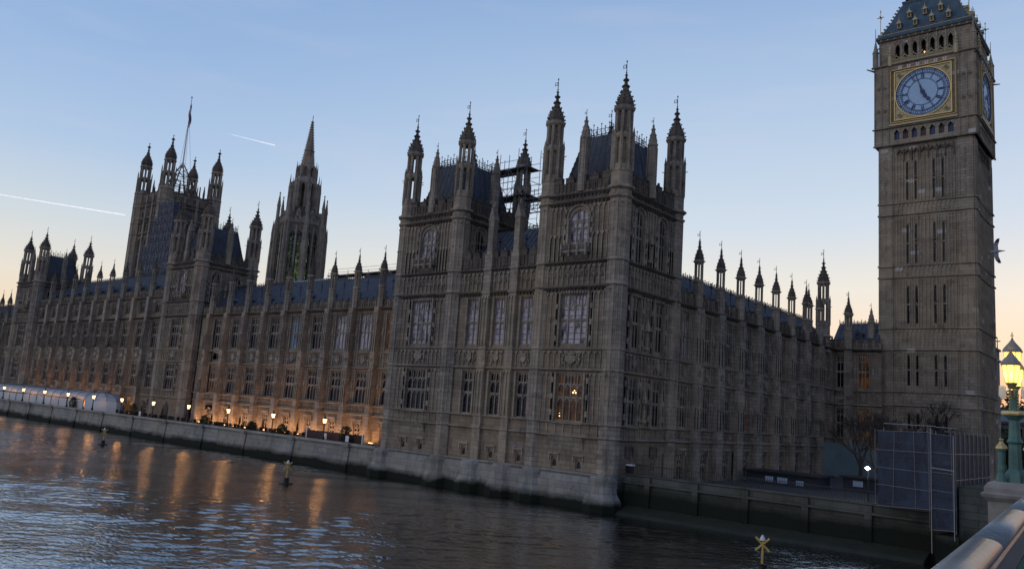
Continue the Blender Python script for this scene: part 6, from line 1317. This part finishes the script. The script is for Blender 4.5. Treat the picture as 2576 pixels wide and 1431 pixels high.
# ================================================================== GULLS
def gull(label, loc, yaw, roll, s, pose):
    t = thing('gull', label, 'bird', loc, 'gulls on the wing'); body = MB(); n = 10
    prof = [(-0.30, 0.012, 0.012), (-0.2, 0.03, 0.02), (-0.10, 0.05, 0.045), (0.02, 0.062, 0.06), (0.12, 0.05, 0.05), (0.17, 0.032, 0.036), (0.205, 0.038, 0.04), (0.235, 0.028, 0.028), (0.25, 0.01, 0.01), (0.285, 0.004, 0.004)]
    vs = [(x, ry * math.cos(2 * PI * k / n), rz * math.sin(2 * PI * k / n) + (0.012 if x > 0.18 else 0)) for x, ry, rz in prof for k in range(n)]
    fs = [(j * n + k, j * n + (k + 1) % n, (j + 1) * n + (k + 1) % n, (j + 1) * n + k) for j in range(len(prof) - 1) for k in range(n)]
    body.add([(a * s, b * s, c * s) for a, b, c in vs], fs + [tuple(range(n)), tuple(range(len(vs) - 1, len(vs) - n - 1, -1))])
    for sg, up in ((-1, pose[0]), (1, pose[1])):
        L_ = [(0.0, 0.10, -0.06, 0), (0.2, 0.12, -0.05, up * 0.12), (0.36, 0.07, -0.10, up * 0.14 + 0.0), (0.52, -0.03, -0.13, up * 0.10)]
        w_ = [(a, sg * d + sg * 0.03, z) for d, a, b, z in L_] + [(b, sg * d + sg * 0.03, z) for d, a, b, z in L_]
        w_ = [(x * s, y * s, (z + 0.02) * s) for x, y, z in w_]; th = 0.008 * s; vv = w_ + [(x, y, z - th) for x, y, z in w_]
        f_ = []
        for k in range(3): f_ += [(k, k + 1, k + 5, k + 4), (8 + k, 8 + k + 4, 8 + k + 5, 8 + k + 1), (k, k + 8, k + 9, k + 1), (k + 4, k + 5, k + 13, k + 12)]
        f_ += [(3, 11, 15, 7)]; body.add(vv, f_)
        tip = MB(); a, b, c_, d = w_[2], w_[3], w_[7], w_[6]; tip.add([(p[0], p[1], p[2] + 0.004) for p in (a, b, c_, d)] + [(p[0], p[1], p[2] - th - 0.004) for p in (a, b, c_, d)], [(0, 1, 2, 3), (7, 6, 5, 4), (0, 4, 5, 1), (1, 5, 6, 2), (2, 6, 7, 3), (3, 7, 4, 0)]); sub('wing_tip', tip.mesh('wing_tip', 'feather_d'), t)
    sub('body', body.mesh('body', 'feather_w'), t); t.rotation_euler = (roll[0], roll[1], yaw)
def at(x, y, d):
    v = Vector(((x - 1288), -(y - 715.5), -2014.96)); v = Vector([sum(R[i][j] * v[j] for j in range(3)) for i in range(3)]); return v.normalized() * d
gull('dark gull flying left beside the right edge of the clock tower', at(2508, 632, 25), math.radians(190), (0.95, 0.05), 0.62, (-0.5, 0.6))
gull('white gull gliding low against the base of the corner tower', at(1295, 1122, 60), math.radians(120), (0.2, 0), 1.3, (0.6, 0.6))

# ================================================================== BRIDGE PARAPET, LAMP STANDARD
bd = Vector((-0.0862, 1.0, 0)).normalized(); br_rot = math.atan2(bd.y, bd.x) - PI / 2   # local y runs along the bridge
def bl(x, y, z): return Vector((-0.5325, 0, 0)) + bd * y + Vector((bd.y, -bd.x, 0)) * x + Vector((0, 0, z))
RL = thing('bridge_parapet', 'grey green iron bridge parapet rail running up from the bottom right corner', 'parapet', (-0.5325, 0, -1.7))
def ext(name, prof, mat, y0=-3, y1=60, n=1, smooth=False):
    mb = MB(); m = len(prof); vs = [(x, y, z) for y in (y0, y1) for x, z in prof]; mb.add(vs, [tuple(range(m - 1, -1, -1)), tuple(range(m, 2 * m))] + [(k, (k + 1) % m, m + (k + 1) % m, m + k) for k in range(m)])
    o = part(name, mb, mat, RL, (-0.5325, 0, 0), br_rot, False)
    if smooth:
        for p in o.data.polygons[2:]: p.use_smooth = True
    return o
cap_prof = [(-0.105, -0.66)] + [(0.105 * -math.cos(PI * k / 16), -0.655 + 0.062 * math.sin(PI * k / 16) ** 0.8) for k in range(0, 17)] + [(0.105, -0.66), (0.08, -0.685), (-0.08, -0.685)]
cap_prof = cap_prof[::-1]
for k in range(21): 
    y0 = -3 + 3 * k; ext('rail_cap', cap_prof, 'bridge_rail', y0 + 0.006, y0 + 2.994, smooth=True)
ext('fascia', [(-0.06, -0.684), (-0.06, -0.90), (0.085, -0.90), (0.105, -0.88), (0.09, -0.72), (0.07, -0.684)], 'bridge_rail')
mb = MB()
for k in range(420):
    y = -3 + 0.15 * k; mb.box(-0.025, 0.025, y - 0.012, y + 0.012, -1.55, -0.88)
    if k % 2 == 0: mb.box(-0.03, 0.03, y, y + 0.15, -1.22, -1.19); mb.blob((0.0, y + 0.075, -1.0), 0.06, 4)
part('lattice', mb, 'green_iron', RL, (-0.5325, 0, 0), br_rot)
ext('bottom_rail', [(-0.1, -1.55), (-0.1, -1.75), (0.12, -1.75), (0.12, -1.55)], 'green_iron')
mb = MB(); mb.box(-0.4, 24, -30, 60, -2.9, -1.76); o = part('deck', mb, 'ground', RL, (-0.5325, 0, 0), br_rot)
mb = MB(); mb.box(-0.5, -0.4, -30, 60, -3.2, -1.6); part('outer_girder', mb, 'green_iron', RL, (-0.5325, 0, 0), br_rot)
# abutment at the river bank
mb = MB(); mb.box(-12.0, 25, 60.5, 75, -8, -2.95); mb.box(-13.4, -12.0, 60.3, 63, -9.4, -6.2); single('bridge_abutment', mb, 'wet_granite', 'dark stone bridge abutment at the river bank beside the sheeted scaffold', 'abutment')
# pedestal
px, py = -2.87, 19.79
t = thing('bridge_pedestal', 'square pale stone pedestal with moulded cap carrying the bridge lamp standard', 'pedestal', (px, py, -2))
mb = MB(); mb.box(-0.5, 0.5, -0.5, 0.5, -1.2, 0.0 + 0.0) 
mb = MB(); mb.box(-0.47, 0.53, -0.5, 0.5, -3.5, -1.16); part('shaft', mb, 'pedestal', t, (px, py, 0), br_rot)
mb = MB()
def sqf(mb, lv, ox=0.03):
    vs = [(ox + sx * h, sy * h, z) for h, z in lv for sx, sy in ((-1, -1), (1, -1), (1, 1), (-1, 1))]; mb.add(vs, [(i * 4 + k, i * 4 + (k + 1) % 4, i * 4 + 4 + (k + 1) % 4, i * 4 + 4 + k) for i in range(len(lv) - 1) for k in range(4)] + [(3, 2, 1, 0), tuple(range(len(vs) - 4, len(vs)))])
sqf(mb, [(0.52, -1.16), (0.60, -1.08), (0.62, -1.02), (0.56, -0.98), (0.56, -0.90), (0.50, -0.80), (0.42, -0.77)]); part('cap', mb, 'pedestal', t, (px, py, 0), br_rot)
# lamp standard
t = thing('bridge_lamp', 'green and gold triple lantern lamp standard with glowing yellow lanterns on the bridge', 'lamp', (px, py, -0.77))
ls = lambda nm, mb, mat, loc=(0, 0, 0): part(nm, mb, mat, t, (px + loc[0], py + loc[1], loc[2]), br_rot)
mb = MB(); mb.lathe(0, 0, [(0.24, -0.77), (0.2, -0.6), (0.13, -0.5), (0.12, 0.0), (0.16, 0.05), (0.12, 0.12), (0.10, 0.5), (0.17, 0.56), (0.2, 0.6)], 8); ls('column', mb, 'green_iron')
for sx in (-1, 1):
    for sy in (-1, 1):
        mb = MB(); x, y = sx * 0.24, sy * 0.24; mb.lathe(x, y, [(0.11, -0.77), (0.09, -0.66), (0.06, -0.6), (0.07, -0.5), (0.055, -0.42), (0.055, -0.16), (0.075, -0.14), (0.075, -0.1)], 8); o = ls('colonnette', mb, 'green_iron')
        mb = MB(); mb.lathe(x, y, [(0.1, -0.1), (0.09, -0.06), (0.03, 0.02), (0.015, 0.05)], 8); mb.blob((x, y, 0.08), 0.03, 6, 1.3); sub('cap', mb.mesh('cap', 'gold'), o)
mb = MB(); mb.lathe(0, 0, [(0.24, 0.6), (0.25, 0.63), (0.24, 0.68), (0.2, 0.69)], 8); ls('gilded_collar', mb, 'gold')
mb = MB(); mb.lathe(0, 0, [(0.1, 0.69), (0.09, 1.15), (0.12, 1.2)], 8); ls('neck', mb, 'green_iron')
mb = MB()
for k in range(7):
    for a in range(4): mb.blob((0.1 * math.cos(a * PI / 2 + PI / 4), 0.1 * math.sin(a * PI / 2 + PI / 4), 0.74 + 0.065 * k), 0.022, 5)
ls('gilded_studs', mb, 'gold')
def lantern(dy, dz):
    g_ = MB(); g_.lathe(0, 0, [(0.13, 0.0), (0.2, 0.36), (0.205, 0.40)], 8); o = part('lantern', g_, 'lantern', t, bl_off(dy, dz), br_rot)
    c_ = MB(); c_.lathe(0, 0, [(0.23, 0.40), (0.235, 0.44), (0.2, 0.5), (0.12, 0.59), (0.05, 0.66), (0.025, 0.72)], 8); sub('lantern_cap', c_.mesh('lantern_cap', 'pedestal'), o)
    f_ = MB(); f_.tube((0, 0, 0.7), (0, 0, 0.86), 0.012, n=5); f_.box(-0.04, 0.04, -0.01, 0.01, 0.79, 0.81); f_.blob((0, 0, 0.86), 0.02); f_.blob((0, 0, 0.73), 0.03); 
    for k in range(8):
        a = PI / 8 + k * PI / 4; f_.tube((0.235 * math.cos(a), 0.235 * math.sin(a), 0.42), (0.03 * math.cos(a), 0.03 * math.sin(a), 0.69), 0.009, n=3); f_.tube((0.132 * math.cos(a), 0.132 * math.sin(a), 0), (0.207 * math.cos(a), 0.207 * math.sin(a), 0.4), 0.009, n=3)
    f_.lathe(0, 0, [(0.03, -0.14), (0.12, -0.03), (0.14, 0.0)], 8, cap=False); sub('lantern_frame', f_.mesh('lantern_frame', 'gold'), o)
    o.scale = (0.84, 0.84, 0.9)
    light(t, 'POINT', Vector(bl_off(dy, dz)) + Vector((0, 0, 0.2)), 12, (1.0, 0.72, 0.32), 0.1)
def bl_off(dy, dz): p = Vector((px, py, 0)) + bd * dy; return (p.x, p.y, dz)
lantern(0, 1.56); lantern(-0.55, 1.24); lantern(0.55, 1.24)
mb = MB(); 
for dy in (-0.55, 0.55):
    mb.tube((0, 0, 1.0), (0, dy * 0.6, 0.95), 0.03, n=6); mb.tube((0, dy * 0.6, 0.95), (0, dy, 1.12), 0.03, n=6)
mb.tube((0, 0, 1.2), (0, 0, 1.56), 0.035, n=6); ls('lantern_arms', mb, 'gold')
mb = MB()
for sx in (-1, 1): mb.prism([(sx * 0.14, 1.2), (sx * 0.26, 1.22), (sx * 0.27, 1.0), (sx * 0.2, 0.92), (sx * 0.13, 1.0)] if sx > 0 else [(sx * 0.14, 1.2), (sx * 0.13, 1.0), (sx * 0.2, 0.92), (sx * 0.27, 1.0), (sx * 0.26, 1.22)], -0.03, 0.03)
ls('shields', mb, 'white')
# ================================================================== DISTANT RIGHT
def block(name, label, x0, x1, y0, y1, z1, rows, cols, mat='far_wall'):
    t = thing(name, label, 'building', ((x0 + x1) / 2, y0, -6)); holes = []
    for i in range(cols):
        for j in range(rows):
            wx = (x1 - x0) / cols; wz = (z1 + 6) / rows; holes.append((i * wx + wx * 0.28, i * wx + wx * 0.72, -6 + j * wz + wz * 0.25, -6 + j * wz + wz * 0.75))
    F = Frame(x0, y0, 0); mb = MB(); mb.wall(0, x1 - x0, -6, z1, holes); F.part('wall', mb, mat, t); mb = MB(); mb.box(0, x1 - x0, 0.5, y1 - y0, -6, z1); F.part('window_glass', mb, 'glass', t)
    mb = MB(); mb.prismx([(-0.4, z1 + 0.01), ((y1 - y0) / 2, z1 + 3), (y1 - y0, z1 + 0.01)], -0.3, x1 - x0 + 0.3); F.part('roof', mb, 'roof', t); mb = MB(); mould(mb, 0, x1 - x0, z1 - 0.6, 0, 0.5, 0.5); F.part('cornice', mb, mat, t)
block('distant_stone_building', 'low dark stone building far behind the bridge lamp, right of the clock tower', -46, 30, 215, 235, 5.0, 2, 22)
def far_tree(label, x, y, h, rw, seed):
    r = random.Random(seed); t = thing('distant_tree', label, 'tree', (x, y, -6), 'dark distant trees right of the clock tower'); tr = MB(); tr.tube((x, y, -6), (x, y, -6 + h * 0.5), 0.6, 0.3, 7)
    for k in range(7): a = r.uniform(0, 2 * PI); tr.tube((x, y, -6 + h * r.uniform(0.25, 0.5)), (x + rw * 0.6 * math.cos(a), y + rw * 0.6 * math.sin(a), -6 + h * r.uniform(0.6, 0.85)), 0.25, 0.08, 5)
    part('trunk', tr, 'bark', t); mb = MB()
    for k in range(1500):
        a, v, w_ = r.uniform(0, 2 * PI), r.random() ** 0.5, r.random(); rr = rw * v * math.sqrt(max(0.02, 1 - (2 * w_ - 1) ** 2)) * (1 + 0.25 * math.sin(3 * a + seed)); p = Vector((x + rr * math.cos(a), y + rr * math.sin(a), -6 + h * (0.28 + 0.72 * w_)))
        s = 0.55; d = Vector((r.uniform(-1, 1), r.uniform(-1, 1), r.uniform(-1, 1))) * s; e = Vector((r.uniform(-1, 1), r.uniform(-1, 1), r.uniform(-1, 1))) * s; mb.add([p, p + d, p + d + e, p + e], [(0, 1, 2, 3)])
    part('crown', mb, 'bush', t)
for k, (x, y, h, rw) in enumerate(((-52, 260, 22, 8), (-42, 270, 21, 9), (-30, 262, 20, 8), (-60, 275, 20, 8), (-20, 250, 18, 8), (-46, 205, 10, 5), (-33, 200, 9.5, 5), (-25, 170, 7, 4))):
    far_tree(['tallest dark tree on the skyline between clock tower and bridge lamp', 'broad dark skyline tree just left of the bridge lamp', 'dark skyline tree behind the bridge lamp glass', 'dark skyline tree closest to the clock tower edge', 'dark skyline tree at the right picture edge', 'dark low tree in front of the distant stone building', 'dark low tree behind the bridge lamp column', 'lowest dark tree beside the bridge lamp column'][k], x, y, h, rw, 40 + k)

# ================================================================== CONTRAILS
M['vapour'] = material('self_glowing_vapour', (0.95, 0.95, 0.95), 1.0, spec=0.0, emit=(0.95, 0.95, 1.0), estr=0.8)  # sunlight on the trails is put in as emission
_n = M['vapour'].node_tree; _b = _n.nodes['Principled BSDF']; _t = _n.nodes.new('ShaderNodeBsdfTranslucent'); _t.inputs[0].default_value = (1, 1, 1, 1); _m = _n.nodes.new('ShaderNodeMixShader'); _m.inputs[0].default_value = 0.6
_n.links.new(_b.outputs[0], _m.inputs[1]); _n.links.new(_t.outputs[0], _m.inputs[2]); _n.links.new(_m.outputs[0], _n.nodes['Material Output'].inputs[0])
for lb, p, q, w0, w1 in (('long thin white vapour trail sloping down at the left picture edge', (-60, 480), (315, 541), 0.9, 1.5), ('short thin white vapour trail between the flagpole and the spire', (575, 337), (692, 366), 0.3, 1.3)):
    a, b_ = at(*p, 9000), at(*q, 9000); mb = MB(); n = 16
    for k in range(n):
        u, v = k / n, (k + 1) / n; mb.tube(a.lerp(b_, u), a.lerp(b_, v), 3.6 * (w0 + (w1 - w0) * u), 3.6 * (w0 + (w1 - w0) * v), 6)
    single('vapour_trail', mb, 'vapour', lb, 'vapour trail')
